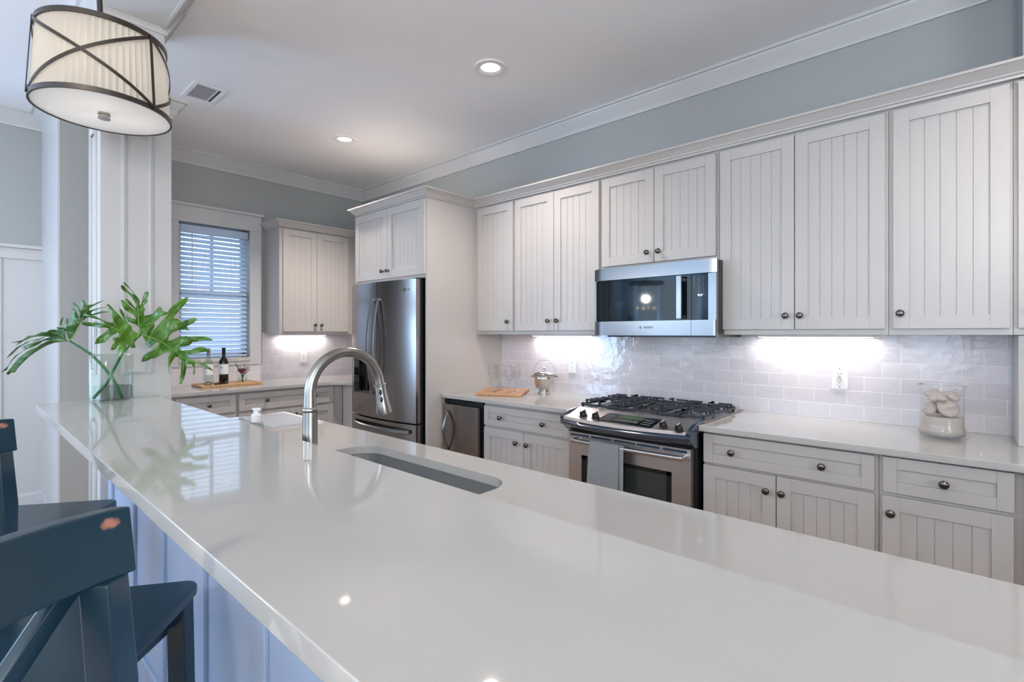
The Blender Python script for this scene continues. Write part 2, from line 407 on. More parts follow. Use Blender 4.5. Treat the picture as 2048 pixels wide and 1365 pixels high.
# kitchen window: casing, sill, sashes, panes
bm = BM(); cx = XW+.022
box(bm, XW-.001, cx, WY0-.105, WY0, 1.075, WZ1); box(bm, XW-.001, cx, WY1, WY1+.108, 1.075, WZ1)
box(bm, XW-.001, cx+.004, WY0-.105, WY1+.108, WZ1, 2.525); box(bm, XW-.001, cx+.022, WY0-.12, WY1+.125, 2.525, 2.55)
box(bm, XW-.001, cx, WY0, WY1, 1.075, 1.11)
wf = struct('window_1', bm, 'trim', bevel=.002)
bm = BM(); box(bm, XW-.14, XW+.03, WY0-.0, WY1+.0, 1.11, 1.146); o = obj('window_sill', bm, 'marble', wf, bevel=.003)
bm = BM(); sx0, sx1 = XW-.14, XW-.10
zm = 1.755
for (y0, y1, z0, z1, dx) in ((WY0, WY1, 1.146, zm+.02, .02), (WY0, WY1, zm-.02, WZ1, 0)):
    for (a, b, c, d) in ((y0, y0+.045, z0, z1), (y1-.045, y1, z0, z1), (y0, y1, z0, z0+.045), (y0, y1, z1-.045, z1)):
        box(bm, sx0+dx, sx1+dx, a, b, c, d)
box(bm, sx0, sx1, 1.63, 1.655, zm, WZ1); obj('window_sash', bm, 'trim', wf, bevel=.002)
bm = BM(); box(bm, sx0+.018, sx0+.022, WY0+.03, WY1-.03, 1.16, WZ1-.02); obj('window_pane', bm, 'pane', wf)
# plain windows of the living side (behind and left of the viewer)
def simple_window(name, axis, t, a, b):
    bm = BM()
    def B(p, q, z0, z1, d0, d1):
        if axis == 'x': box(bm, p, q, t+d0, t+d1, z0, z1)
        elif axis == 'y': box(bm, t+d0, t+d1, p, q, z0, z1)
    s = 1 if t < 0 else -1
    D = sorted((0, .02*s)); E_ = sorted((-.08*s, -.05*s))
    B(a-.09, a, .5, 2.5, *D); B(b, b+.09, .5, 2.5, *D); B(a, b, 2.4, 2.5, *D); B(a, b, .5, .6, *D)
    for k in (1, 2): B(a+(b-a)*k/3-.012, a+(b-a)*k/3+.012, .6, 2.4, *E_)
    B(a, b, 1.48, 1.53, *E_)
    return struct(name, bm, 'trim')
for i, (a, b) in enumerate(REARWIN): simple_window('window_%d' % (i+2), 'x', YR, a, b)
simple_window('window_6', 'y', XW, -2.75, -1.25); simple_window('window_7', 'y', XR, -1.7, .5)

# blind in the kitchen window
bl = thing('window_blind', 'white horizontal slat blind hanging half closed in the kitchen window', 'blind', (XW-.04, (WY0+WY1)/2, WZ0+.01))
hw = (WY1-WY0)/2-.008; H = WZ1-WZ0-.02
bm = BM(); box(bm, -.032, .03, -hw, hw, H-.075, H-.008); obj('head_rail', bm, 'blind', bl, bevel=.002)
bm = BM(); n = 27; tilt = R(48)
for i in range(n):
    z = H-.10-i*.0425
    if z < .03: break
    c, s = math.cos(tilt), math.sin(tilt)
    pts = [(-.025, -.0015), (.025, -.0015), (.025, .0015), (-.025, .0015)]
    prism(bm, [(x*c-y*s, z-(x*s+y*c)) for x, y in pts], -hw+.004, hw-.004, axis='y')
obj('slats', bm, 'blind', bl)
bm = BM(); box(bm, -.025, .02, -hw+.004, hw-.004, 0, .022); obj('bottom_rail', bm, 'blind', bl, bevel=.002)
bm = BM(); tube(bm, [(.036, -.19, H-.07), (.038, -.19, H-.55)], .0035, 8); obj('tilt_wand', bm, 'cord', bl)
for y in (-.16, .14):
    bm = BM(); tube(bm, [(.026, y, H-.07), (.026, y, .02)], .0012, 6); obj('ladder_cord', bm, 'cord', bl)
bm = BM(); tube(bm, [(.036, .17, H-.07), (.036, .17, H-.34)], .0012, 6); lathe(bm, [(0, 0), (.005, .003), (.0035, .03), (0, .034)], (.036, .17, H-.37), 10)
obj('pull_cord', bm, 'cord', bl)

# ================================================================== COLUMN AND BAR
CX0, CX1, CY0, CY1 = -3.29, -3.0, .457, .742
col = thing('column', 'white square panelled column with crown cap standing at the end of the bar', 'column', ((CX0+CX1)/2, (CY0+CY1)/2, 0))
def L(bmf, cx=(CX0+CX1)/2, cy=(CY0+CY1)/2):
    bm = BM(); bmf(bm); bmesh.ops.translate(bm, verts=bm.verts, vec=(-cx, -cy, 0)); return bm
def shaft(bm):
    box(bm, CX0, CX1, CY0, CY1, 0, 2.46); box(bm, CX0+.03, CX1-.012, CY0+.018, CY1-.026, 2.46, 2.9)
obj('shaft', L(shaft), 'trimhi', col, bevel=.002)
def mould(bm):   # raised picture-frame mouldings on the two visible faces
    def fr_x(y0, y1, z0, z1):
        for (a, b, c, d) in ((y0, y0+.022, z0, z1), (y1-.022, y1, z0, z1), (y0+.022, y1-.022, z0, z0+.022), (y0+.022, y1-.022, z1-.022, z1)):
            box(bm, CX1-.001, CX1+.007, a, b, c, d)
            box(bm, CX1-.001, CX1+.011, a+.006, b-.008, c+(.006 if d-c < .03 else 0), d-(.006 if d-c < .03 else 0))
    def fr_y(x0, x1, z0, z1):
        for (a, b, c, d) in ((x0, x0+.022, z0, z1), (x1-.022, x1, z0, z1), (x0+.022, x1-.022, z0, z0+.022), (x0+.022, x1-.022, z1-.022, z1)):
            box(bm, a, b, CY0-.007, CY0+.001, c, d); box(bm, a+.006, b-.008, CY0-.011, CY0+.001, c, d)
    fr_x(CY0+.078, CY1-.078, 1.18, 2.36); fr_y(CX0+.07, CX1-.07, 1.18, 2.36); fr_y(CX0+.07, CX1-.07, .30, 1.0)
obj('panel_moulding', L(mould), 'trimhi', col, bevel=.002)
def cap(bm):
    path = [(CX0, CY0), (CX0, CY1), (CX1, CY1), (CX1, CY0)][::-1]
    path = [(CX1, CY0), (CX1, CY1), (CX0, CY1), (CX0, CY0)]
    sweep(bm, path, [(-.03, 2.462), (.008, 2.462), (.010, 2.475), (.018, 2.485), (.022, 2.50), (.034, 2.515), (.044, 2.53), (.046, 2.538), (.058, 2.542), (.058, 2.556), (-.03, 2.556)], closed=True)
    sweep(bm, [(CX1-.012, CY0+.018), (CX1-.012, CY1-.026), (CX0+.03, CY1-.026), (CX0+.03, CY0+.018)], [(-.02, 2.88), (.008, 2.88), (.012, 2.895), (.022, 2.905), (.028, 2.925), (.05, 2.955), (.062, 2.985), (.075, 2.99), (.075, ZC), (-.02, ZC)], closed=True)
obj('crown_cap', L(cap), 'trimhi', col)
bm = BM(); sweep(bm, [(CX1, CY0), (CX1, CY1), (CX0, CY1), (CX0, CY0)], [(-.02, 0), (.016, 0), (.016, .15), (.006, .165), (-.02, .165)], closed=True)
bmesh.ops.translate(bm, verts=bm.verts, vec=(-(CX0+CX1)/2, -(CY0+CY1)/2, 0)); obj('plinth', bm, 'trimhi', col)

BX1 = 1.6
# knee wall carrying the raised bar
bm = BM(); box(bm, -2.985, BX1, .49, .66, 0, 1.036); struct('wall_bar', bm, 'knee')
bm = BM()
x = -2.95
while x < BX1:
    box(bm, x, x+.07, .478, .491, .14, .97); x += .42
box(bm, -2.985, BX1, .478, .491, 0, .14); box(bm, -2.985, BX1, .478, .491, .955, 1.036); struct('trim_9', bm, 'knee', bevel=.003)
bm = BM(); box(bm, -2.995, BX1, .238, .672, 1.037, 1.067)
tag(obj('bar_counter', bm, 'quartz', bevel=.002), 'long raised white quartz bar top running from the column towards the viewer', 'countertop')
# aisle side base cabinet under sink counter
bm = BM()
for (a, b, c, d, e, f) in ((-2.96, BX1, .672, 1.27, .10, .60), (-2.96, -1.95, .672, 1.27, .60, .883), (-.95, BX1, .672, 1.27, .60, .883), (-1.95, -.95, 1.25, 1.27, .60, .883), (-2.96, BX1, .672, 1.20, 0, .10), (-1.95, -.95, .672, .69, .60, .883)): box(bm, a, b, c, d, e, f)
tag(obj('island_cabinet', bm, 'cab'), 'grey-white base cabinet under the sink counter on the aisle side', 'cabinet')
# sink counter with cut-out
SK = dict(x0=-1.85, x1=-1.035, y0=.775, y1=1.163, r=.10)
def slab_with_hole(bm, X0, X1, Y0, Y1, z0, z1, hole):
    outer = [(X0, Y0), (X1, Y0), (X1, Y1), (X0, Y1)]
    for z in (z0, z1):
        vo = [bm.verts.new((x, y, z)) for x, y in outer]; vh = [bm.verts.new((x, y, z)) for x, y in hole]
        es = [bm.edges.new((vo[i], vo[(i+1) % 4])) for i in range(4)]+[bm.edges.new((vh[i], vh[(i+1) % len(vh)])) for i in range(len(vh))]
        bmesh.ops.triangle_fill(bm, edges=es, use_beauty=True)
        if z == z0: a, h0 = vo, vh
        else: b, h1 = vo, vh
    for i in range(4): bm.faces.new((a[i], a[(i+1) % 4], b[(i+1) % 4], b[i]))
    for i in range(len(h0)): bm.faces.new((h0[i], h0[(i+1) % len(h0)], h1[(i+1) % len(h0)], h1[i]))
bm = BM(); slab_with_hole(bm, -2.985, BX1, .673, 1.305, .884, .914, rrect(SK['x0'], SK['x1'], SK['y0'], SK['y1'], SK['r'], 8))
tag(obj('sink_counter', bm, 'quartz', autos=30, smooth=True), 'lower white quartz counter with a sink cut-out behind the raised bar', 'countertop')
sk = thing('sink', 'undermount stainless steel sink with rounded corners set in the island counter', 'sink', ((SK['x0']+SK['x1'])/2, (SK['y0']+SK['y1'])/2, .65))
bm = BM(); cxs, cys = (SK['x0']+SK['x1'])/2, (SK['y0']+SK['y1'])/2
def ring(off, z, r):
    return [bm.verts.new((x-cxs, y-cys, z-.65)) for x, y in rrect(SK['x0']-off, SK['x1']+off, SK['y0']-off, SK['y1']+off, r, 8)]
rs = [ring(.022, .8815, .12), ring(.005, .8815, .105), ring(.005, .8805, .105), ring(.004, .70, .10), ring(-.03, .672, .08)]
for A, B_ in zip(rs, rs[1:]):
    for i in range(len(A)): bm.faces.new((A[i], A[(i+1) % len(A)], B_[(i+1) % len(A)], B_[i]))
bm.faces.new(rs[-1]); obj('basin', bm, 'sinksteel', sk, smooth=True, autos=40, recalc=True)
bm = BM(); lathe(bm, [(0, .003), (.03, .003), (.044, .006), (.046, .0)], (0, .05, .024), 24); obj('drain', bm, 'chrome', sk, smooth=True)

# faucet
fx, fy = -1.475, .722
fa = thing('faucet', 'brushed nickel high-arc pull-down kitchen faucet behind the sink', 'faucet', (fx, fy, .9145))
bm = BM(); lathe(bm, [(0, 0), (.027, 0), (.027, .006), (.023, .012), (.0215, .20), (.0215, .222)], seg=32); obj('body', bm, 'chrome', fa, smooth=True, autos=35)
bm = BM(); lathe(bm, [(.019, .222), (.0225, .223), (.0238, .229), (.0225, .235), (.019, .236)], seg=32); obj('collar_ring', bm, 'chrome', fa, smooth=True)
bm = BM(); pts = [(0, 0, .23), (0, 0, .26)]; Rr = .122; zc_ = .278
for k in range(0, 25):
    a = PI-PI*k/24*0.965; pts.append((0, Rr+Rr*math.cos(a), zc_+Rr*math.sin(a)))
rad = [.0195, .018]+[.0172-.0018*min(1, k/20) for k in range(25)]
tube(bm, pts, rad, 20); obj('spout', bm, 'chrome', fa, smooth=True, autos=50)
end = Vector(pts[-1]); dirn = (Vector(pts[-1])-Vector(pts[-2])).normalized()
bm = BM(); rr = [(.0165, 0), (.0205, .002), (.0205, .008), (.0175, .010), (.0185, .035), (.0215, .07), (.0265, .098), (.0262, .104), (.021, .106)]
tube(bm, [end+dirn*d for r, d in rr], [r for r, d in rr], 28); obj('spray_head', bm, 'chrome', fa, smooth=True, autos=35)
for d in (.03, .055):
    bm = BM(); c = end+dirn*d+Vector((.0155, -.0125, 0)); bmesh.ops.create_uvsphere(bm, u_segments=14, v_segments=8, radius=.0068)
    bmesh.ops.scale(bm, verts=bm.verts, vec=(.75, .75, 1.35)); bmesh.ops.translate(bm, verts=bm.verts, vec=c); obj('spray_button', bm, 'black', fa, smooth=True)
bm = BM(); tube(bm, [(-.018, -.006, .10), (-.036, -.012, .102), (-.05, -.012, .08), (-.058, -.012, .03)], [.011, .0095, .0065, .006], 12, flat=.75); obj('lever', bm, 'chrome', fa, smooth=True)

# soap bottle
sb = thing('soap_dispenser', 'small clear soap bottle with white pump standing left of the faucet', 'soap bottle', (-2.19, .842, .9145))
bm = BM(); lathe(bm, [(0, 0), (.027, 0), (.029, .004), (.029, .075), (.024, .09), (.016, .096)], seg=24); obj('bottle', bm, 'clearb', sb, smooth=True)
bm = BM(); lathe(bm, [(0, .002), (.026, .002), (.026, .05), (0, .05)], seg=24); obj('soap', bm, 'plast', sb, smooth=True, autos=40)
bm = BM(); lathe(bm, [(.0, .093), (.0195, .093), (.0195, .122), (.016, .126), (.011, .127), (.011, .142), (.017, .144), (.017, .149), (0, .15)], seg=24)
box(bm, 0, .034, -.006, .006, .142, .149); obj('pump', bm, 'white', sb, smooth=True, autos=35)

# ribbed drying mat
bm = BM(); x0, x1, y0, y1 = -2.92, -2.50, 1.03, 1.27
box(bm, x0, x1, y0, y1, .9145, .918)
for k in range(14):
    y = y0+.006+k*(y1-y0-.012)/13.0; tube(bm, [(x0+.004, y, .919), (x1-.004, y, .919)], .0045, 6)
dm = tag(obj('drying_mat', bm, 'foam'), 'white ribbed drying mat lying on the far end of the sink counter', 'mat')

# ================================================================== CABINETRY
def knob(parent, x, z, r=.0165):
    bm = BM(); lathe(bm, [(.007, 0), (.0065, .004), (.0055, .012), (.008, .016), (r*.92, .020), (r, .025), (r*.93, .030), (r*.6, .0335), (0, .0345)], (x, 0, z), 20, axis='y')
    return obj('knob', bm, 'knob', parent, smooth=True)
ST = .058
def door_mesh(x0, x1, z0, z1, plank=True, st=ST):
    bm = BM(); y0, y1 = 0, .020
    box(bm, x0, x0+st, y0, y1, z0, z1); box(bm, x1-st, x1, y0, y1, z0, z1)
    box(bm, x0+st, x1-st, y0, y1, z0, z0+st); box(bm, x0+st, x1-st, y0, y1, z1-st, z1)
    a, b = x0+st-.001, x1-st+.001
    box(bm, a, b, .0118, .018, z0+st-.001, z1-st+.001)
    if plank:
        n = max(3, round((b-a)/.0505)); wv = (b-a)/n
        for k in range(n):
            g = .0007
            p, q = a+k*wv+(g if k else 0), a+(k+1)*wv-(g if k < n-1 else 0)
            # chamfered plank
            pr = [(p, .013), (p, .0100), (p+.0010, .0090), (q-.0010, .0090), (q, .0100), (q, .013)]
            prism(bm, pr, z0+st-.001, z1-st+.001)
    return bm
def cabinet(name, label, cat, loc, rz, W, D, z0, z1, fronts, group=None, toe=False, body=None, side_rev=0):
    t = thing(name, label, cat, loc, rz, group)
    bm = BM()
    if body: body(bm)
    else:
        box(bm, 0, W, .0205, D, z0, z1)
        if toe: box(bm, 0, W, .09, D, 0, z0)
    obj('body', bm, 'cab', t, bevel=.0015)
    for f in fronts:
        k = f[0]
        bm = door_mesh(f[1], f[2], f[3], f[4], k == 'door', ST if k == 'door' else (f[6] if len(f) > 6 else .046))
        d = obj(k, bm, 'cab', t, bevel=.0012, bseg=1)
        for kx, kz in f[5]: knob(d, kx, kz)
    return t
CABG = 'beadboard upper cabinets along the range wall'
YU = 2.86; DU = YB-.001-YU
def upper(label, X0, X1, z0, z1, doors, knobs, zk=1.465):
    fr = [('door', a-X0, b-X0, z0+.028 if z0 < 1.5 else z0+.022, z1-.015, [(k-X0, zk)]) for (a, b), k in zip(doors, knobs)]
    return cabinet('wall_cabinet', label, 'cabinet', (X0, YU, 0), 0, X1-X0, DU, z0, z1, fr)
ZU0, ZU1 = 1.368, 2.40
upper('narrow single-door white beadboard wall cabinet beside the tall fridge panel', -2.999, -2.578, ZU0, ZU1, [(-2.965, -2.578)], [-2.62])
upper('two-door white beadboard wall cabinet over the ice bucket left of the microwave', -2.577, -1.80, ZU0, ZU1, [(-2.555, -2.187), (-2.183, -1.812)], [-2.225, -2.147])
upper('short two-door white beadboard cabinet directly above the microwave', -1.799, -1.035, 1.79, ZU1, [(-1.789, -1.421), (-1.417, -1.048)], [-1.458, -1.383], 1.872)
upper('two-door white beadboard wall cabinet just right of the microwave', -1.034, -.27, ZU0, ZU1, [(-1.024, -.655), (-.651, -.282)], [-.69, -.625])
upper('wide single-door white beadboard wall cabinet above the jar of shells', -.269, .136, ZU0, ZU1, [(-.252, .126)], [-.225])
upper('wall cabinet cut by the right edge of the picture', .137, .62, ZU0, ZU1, [(.150, .60)], [.19])
# crown on the uppers, left part returns to the fridge cabinet
CC = [(0, 2.398), (.010, 2.398), (.012, 2.408), (.020, 2.411), (.022, 2.418), (.040, 2.436), (.052, 2.446), (.060, 2.449), (.060, 2.460), (0, 2.460)]
FX0, FX1, FYF = -3.985, -3.0, 2.372
bm = BM(); sweep(bm, [(-3.96-.015, YB-.34), (-3.975, FYF), (-2.999, FYF), (-2.999, YU), (.62, YU)], CC)
bmesh.ops.translate(bm, verts=bm.verts, vec=(0, 0, 0)); tag(obj('cabinet_crown', bm, 'cab'), 'long grey-white crown moulding capping the fridge cabinet and range wall cabinets', 'moulding')
# tall fridge surround: side panels and cabinet over the fridge
t = thing('fridge_cabinet', 'tall white cabinet surround with two short doors above the refrigerator', 'cabinet', (-3.975, 2.352, 0))
bm = BM(); box(bm, .958-.002, .976, .0205, .846, 0, 2.40); obj('side_panel', bm, 'cab', t, bevel=.0015)
bm = BM(); box(bm, 0, .018, .0205, .846, 0, 2.40); obj('side_panel', bm, 'cab', t, bevel=.0015)
bm = BM(); box(bm, .0185, .9555, .0205, .846, 1.797, 2.399); obj('body', bm, 'cab', t, bevel=.0015)
for a, b, kx in ((.004, .484, .435), (.488, .966, .512)):
    d = obj('door', door_mesh(a, b, 1.822, 2.385), 'cab', t, bevel=.0012, bseg=1); knob(d, kx, 1.881)
# left wall upper cabinet
XL = XW+.36
t = cabinet('wall_cabinet', 'two-door white beadboard wall cabinet between the kitchen window and the fridge', 'cabinet', (XL, 2.085, 0), R(90), 1.105, .357, ZU0, 2.40,
            [('door', .030, .366, 1.395, 2.385, [(.338, 1.459)]), ('door', .370, .715, 1.395, 2.385, [(.405, 1.459)])])
bm = BM(); sweep(bm, [(XW+.001, 2.086), (XL-.0, 2.086), (XL, YB-.345)][::1], CC)
o = obj('cabinet_crown', bm, 'cab'); tag(o, 'short crown moulding on the wall cabinet beside the kitchen window', 'moulding')
t = cabinet('wall_cabinet', 'wall cabinet deep in the corner between the window cabinet and the fridge', 'cabinet', (-4.845, YB-.342, 0), 0, .86, .339, ZU0, 2.40,
            [('door', .03, .80, 1.395, 2.385, [(.76, 1.459)])])

# base cabinets on the range wall (front plane y = 2.535)
YF = 2.535; DB = YB-.002-YF
def base(label, X0, X1, fr, rz=0, loc=None, D=DB):
    return cabinet('base_cabinet', label, 'cabinet', loc or (X0, YF, 0), rz, X1-X0, D, .10, .884, fr, toe=True)
def shift(fr, X0):
    return [(f[0], f[1]-X0, f[2]-X0, f[3], f[4], [(k-X0, z) for k, z in f[5]]) for f in fr]
base('white base cabinet with one wide drawer and two doors left of the range', -2.572, -1.805,
     shift([('drawer', -2.560, -1.818, .728, .864, [(-2.389, .793), (-2.014, .793)]), ('door', -2.560, -2.191, .12, .712, [(-2.244, .640)]), ('door', -2.187, -1.818, .12, .712, [(-2.150, .640)])], -2.572))
base('wide white base cabinet with two knobs on its drawer right of the range', -.993, -.272,
     shift([('drawer', -.990, -.284, .728, .872, [(-.848, .797), (-.470, .797)]), ('door', -.990, -.656, .12, .716, [(-.693, .645)]), ('door', -.652, -.284, .12, .716, [(-.628, .645)])], -.993))
base('narrow white base cabinet with single-knob drawer below the jar of shells', -.271, .149,
     shift([('drawer', -.257, .124, .731, .874, [(-.067, .80)]), ('door', -.259, .122, .12, .717, [(-.230, .652)])], -.271))
bm = BM(); box(bm, .150, .62, 2.51, YB-.002, 0, .884); tag(obj('end_panel', bm, 'cab'), 'plain white cabinet end at the far right below the counter', 'cabinet')
# counter-height cupboard at right end (seen edge-on)
t = thing('counter_cupboard', 'white cupboard side standing on the counter at the right edge', 'cupboard', (.152, 2.86, .9145))
bm = BM(); box(bm, 0, .45, .04, .325, 0, .452); obj('body', bm, 'cab', t, bevel=.002)
bm = BM(); box(bm, -.006, 0, .30, .328, 0, .452); obj('edge_strip', bm, 'trimhi', t)
# counters
bm = BM(); box(bm, -2.998, -1.795, 2.503, YB-.012, .885, .914); tag(obj('range_counter', bm, 'quartz', bevel=.003), 'short white quartz counter between the fridge panel and the range', 'countertop')
bm = BM(); box(bm, -1.003, .62, 2.503, YB-.012, .885, .914); tag(obj('range_counter', bm, 'quartz', bevel=.003), 'white quartz counter right of the range carrying the jar of shells', 'countertop')
# window side L counter with rounded inner corner
poly = [(XW+.012, .74), (-4.50, .74)]
poly += [(-4.50, 2.33)]
for k in range(1, 7):
    a = PI-PI/2*k/6; poly.append((-4.50+.17+.17*math.cos(a), 2.33+.17*math.sin(a)))
poly += [(-3.98, 2.50), (-3.98, YB-.012), (XW+.012, YB-.012)]
bm = BM(); prism(bm, poly, .885, .914); tag(obj('window_counter', bm, 'quartz', bevel=.003), 'white quartz counter below the kitchen window turning the corner to the fridge', 'countertop')
# left base cabinets facing +x, front plane x = -4.525
def lbase(label, Y0, Y1, fr):
    return base(label, Y0, Y1, shift(fr, Y0), R(90), (-4.525, Y0, 0), .67)
lbase('taupe-shadowed base cabinet with one drawer nearest the column under the window', .745, 1.588,
      [('drawer', .78, 1.135, .721, .866, [(.95, .795)]), ('drawer', 1.145, 1.578, .721, .866, [(1.372, .795)]), ('door', .78, 1.578, .12, .70, [(1.52, .65)])])
lbase('base cabinet with a wide two-knob drawer under the window counter', 1.589, 2.553,
      [('drawer', 1.603, 2.45, .721, .866, [(1.822, .797), (2.256, .797)]), ('door', 1.603, 2.024, .12, .702, [(1.985, .650)]), ('door', 2.028, 2.45, .12, .702, [(2.072, .650)])])
base('slim base cabinet squeezed in the corner beside the refrigerator', -4.543, -3.982, [('drawer', .173, .543, .721, .866, [(.36, .795)]), ('door', .173, .543, .12, .702, [(.50, .65)])])

# ================================================================== REFRIGERATOR
fr = thing('refrigerator', 'stainless steel french-door refrigerator with a bottom freezer drawer', 'refrigerator', (-3.951, 2.262, 0))
FW = .898
def fcurve(x): u = (x-FW/2)/(FW/2); return .048*u*u
def fdoor(bm, x0, x1, z0, z1, n=14, hole=None, back=.108):
    xs = [x0+(x1-x0)*k/n for k in range(n+1)]
    pr = [(x, fcurve(x)) for x in xs]; r = .006
    prism(bm, pr+[(x1, back), (x0, back)], z0, z1)
bm = BM(); box(bm, .012, FW-.012, .115, .86, .03, 1.775); obj('body', bm, 'black', fr, bevel=.004)
# left door with dispenser recess: three bands
bm = BM(); DX0, DX1, DZ0, DZ1 = .165, .345, .885, 1.19
xs = [0.0]+[FW*.497*k/14 for k in range(1, 15)]
fdoor(bm, 0, FW*.497, .70, DZ0); fdoor(bm, 0, FW*.497, DZ1, 1.785); fdoor(bm, 0, DX0, DZ0, DZ1, 6); fdoor(bm, DX1, FW*.497, DZ0, DZ1, 4); box(bm, DX0, DX1, .085, .108, DZ0, DZ1)
ld = obj('door', bm, 'steelh', fr, smooth=True, autos=25)
bm = BM(); box(bm, DX0+.002, DX1-.002, .080, .084, DZ0+.002, DZ1-.002); box(bm, DX0+.05, DX1-.05, .05, .08, DZ1-.07, DZ1-.002); box(bm, DX0+.05, DX0+.075, .05, .07, DZ0+.02, DZ0+.13); obj('dispenser', bm, 'black', ld)
bm = BM(); box(bm, .085, DX0-.002, fcurve(.12)-.008, fcurve(.12)+.01, DZ0, DZ1); obj('dispenser_panel', bm, 'blackgl', ld)
bm = BM(); box(bm, DX0+.008, DX1-.008, .04, .079, DZ0+.002, DZ0+.012); obj('drip_tray', bm, 'steel', ld)
bm = BM(); fdoor(bm, FW*.503, FW, .70, 1.785); rd = obj('door', bm, 'steelh', fr, smooth=True, autos=25)
bm = BM(); fdoor(bm, 0, FW, .07, .688, 20); fz = obj('freezer_drawer', bm, 'steelh', fr, smooth=True, autos=25)
def vhandle(parent, x, z0, z1, yb, bow, sgn):
    bm = BM(); pts = []; n = 16
    for k in range(n+1):
        u = k/n*2-1; pts.append((x+sgn*.0*u, yb-.012-bow*(1-u*u), z0+(z1-z0)*k/n))
    rings = []
    for p in pts: rings.append([bm.verts.new((p[0]+a, p[1]+b, p[2])) for a, b in ((-.013, .004), (-.009, -.007), (.009, -.007), (.013, .004), (.009, .008), (-.009, .008))])
    for A, B_ in zip(rings, rings[1:]):
        for i in range(6): bm.faces.new((A[i], A[(i+1) % 6], B_[(i+1) % 6], B_[i]))
    bm.faces.new(rings[0]); bm.faces.new(rings[-1])
    for z in (z0+.01, z1-.01): box(bm, x-.009, x+.009, yb-.014, yb+.012, z-.008, z+.008)
    return obj('handle', bm, 'steel', parent, smooth=True, autos=35)
vhandle(ld, FW*.497-.035, .885, 1.655, .002, .052, 1); vhandle(rd, FW*.503+.035, .885, 1.655, .002, .052, 1)
bm = BM(); rings = []; n = 16
for k in range(n+1):
    u = k/n*2-1; x = .05+(FW-.1)*k/n; y = fcurve(x)-.014-.04*(1-u*u)
    rings.append([bm.verts.new((x, y+b, .632+c)) for b, c in ((.004, -.016), (-.007, -.010), (-.007, .010), (.004, .016), (.008, .010), (.008, -.010))])
for A, B_ in zip(rings, rings[1:]):
    for i in range(6): bm.faces.new((A[i], A[(i+1) % 6], B_[(i+1) % 6], B_[i]))
bm.faces.new(rings[0]); bm.faces.new(rings[-1])
for x in (.06, FW-.06): box(bm, x-.008, x+.008, fcurve(x)-.02, fcurve(x)+.01, .624, .640)
obj('handle', bm, 'steel', fz, smooth=True, autos=35)
bx = -3.173+3.951; by = fcurve(bx)-.0008
bm = BM(); lathe(bm, [(.010, 0), (.0155, 0), (.0155, .0012), (.010, .0012)], (bx, by+.0005, 1.708), 28, axis='y'); obj('emblem', bm, 'polish', rd)
text('letters', 'LG', .03, rd, (bx+.046, fcurve(bx+.046)-.001, 1.708), (R(90), 0, R(6)), 'polish')
text('emblem_letters', 'LG', .013, rd, (bx, by-.0006, 1.708), (R(90), 0, R(4)), 'polish')
for x in (.03, FW-.03):
    bm = BM(); box(bm, x-.022, x+.022, .06, .16, 1.787, 1.794); obj('hinge_cover', bm, 'black', fr, bevel=.003)
bm = BM(); box(bm, .02, FW-.02, .11, .8, 0, .03); obj('foot_grille', bm, 'black', fr)

# ================================================================== ICE MAKER (left of range)
im = thing('ice_maker', 'narrow under-counter stainless steel cooler door with bowed handle beside the fridge panel', 'cooler', (-2.997, 2.49, 0))
bm = BM(); box(bm, .02, .42, .062, .62, .0, .872); obj('body', bm, 'black', im)
bm = BM(); box(bm, .016, .398, .020, .060, .11, .842); dd = obj('door', bm, 'steelh', im, bevel=.006)
bm = BM(); box(bm, .0, .418, .052, .064, .845, .872)
for k in range(10): box(bm, .03+k*.038, .05+k*.038, .046, .053, .852, .866)
obj('top_vent', bm, 'black', im)
bm = BM(); pts = []
for k in range(17):
    u = k/16*2-1; pts.append((.082, .012-.052*(1-u*u)+.006, .50+.29*k/16))
tube(bm, pts, [.009+.004*(1-abs(k/8-1)) for k in range(17)], 14, flat=.7); obj('handle', bm, 'steel', dd, smooth=True)

# ================================================================== RANGE
X0r, X1r = -1.787, -1.006
rg = thing('range', 'stainless steel slide-in gas range with black cast iron grates', 'range', (X0r, 2.47, 0))
Wr = X1r-X0r; yo = 2.47
bm = BM(); box(bm, .004, Wr-.004, .042, .66, .03, .895); obj('body', bm, 'black', rg)
bm = BM(); box(bm, -.012, Wr+.012, .10, .655, .9155, .923); box(bm, .0, Wr, .10, .60, .895, .9155); obj('cooktop', bm, 'steelh', rg, bevel=.003)
# front apron (black, bowed) and steel control panel (sloped)
nA = 24
def bow(x): u = (x-Wr/2)/(Wr/2); return -.135+.066*u*u
bm = BM(); rows = []
for k in range(nA+1):
    x = Wr*k/nA; f = bow(x)
    rows.append([bm.verts.new((x, y, z)) for y, z in ((f+.012, .872), (f+.0, .858), (f+.010, .842), (f+.03+.01, .828), (.0, .803), (.04, .800), (.04, .872))])
for A, B_ in zip(rows, rows[1:]):
    for i in range(7): bm.faces.new((A[i], A[(i+1) % 7], B_[(i+1) % 7], B_[i]))
bm.faces.new(rows[0]); bm.faces.new(rows[-1]); obj('front_apron', bm, 'blueblack', rg, smooth=True, autos=50)
for x0, x1 in ((-.003, .02), (Wr-.02, Wr+.002)):
    bm = BM(); prism(bm, [(-.065, .87), (.10, .87), (.14, .9235), (.10, .928), (.0, .915), (-.065, .888)], x0, x1, axis='x'); obj('end_cap', bm, 'blueblack', rg, bevel=.003)
bm = BM(); rows = []
for k in range(nA+1):
    x = .021+(Wr-.042)*k/nA; f = bow(x)
    rows.append([bm.verts.new((x, y, z)) for y, z in ((f+.008, .874), (f+.018, .890), (.10, .9275), (.115, .927), (.115, .90), (.02, .874))])
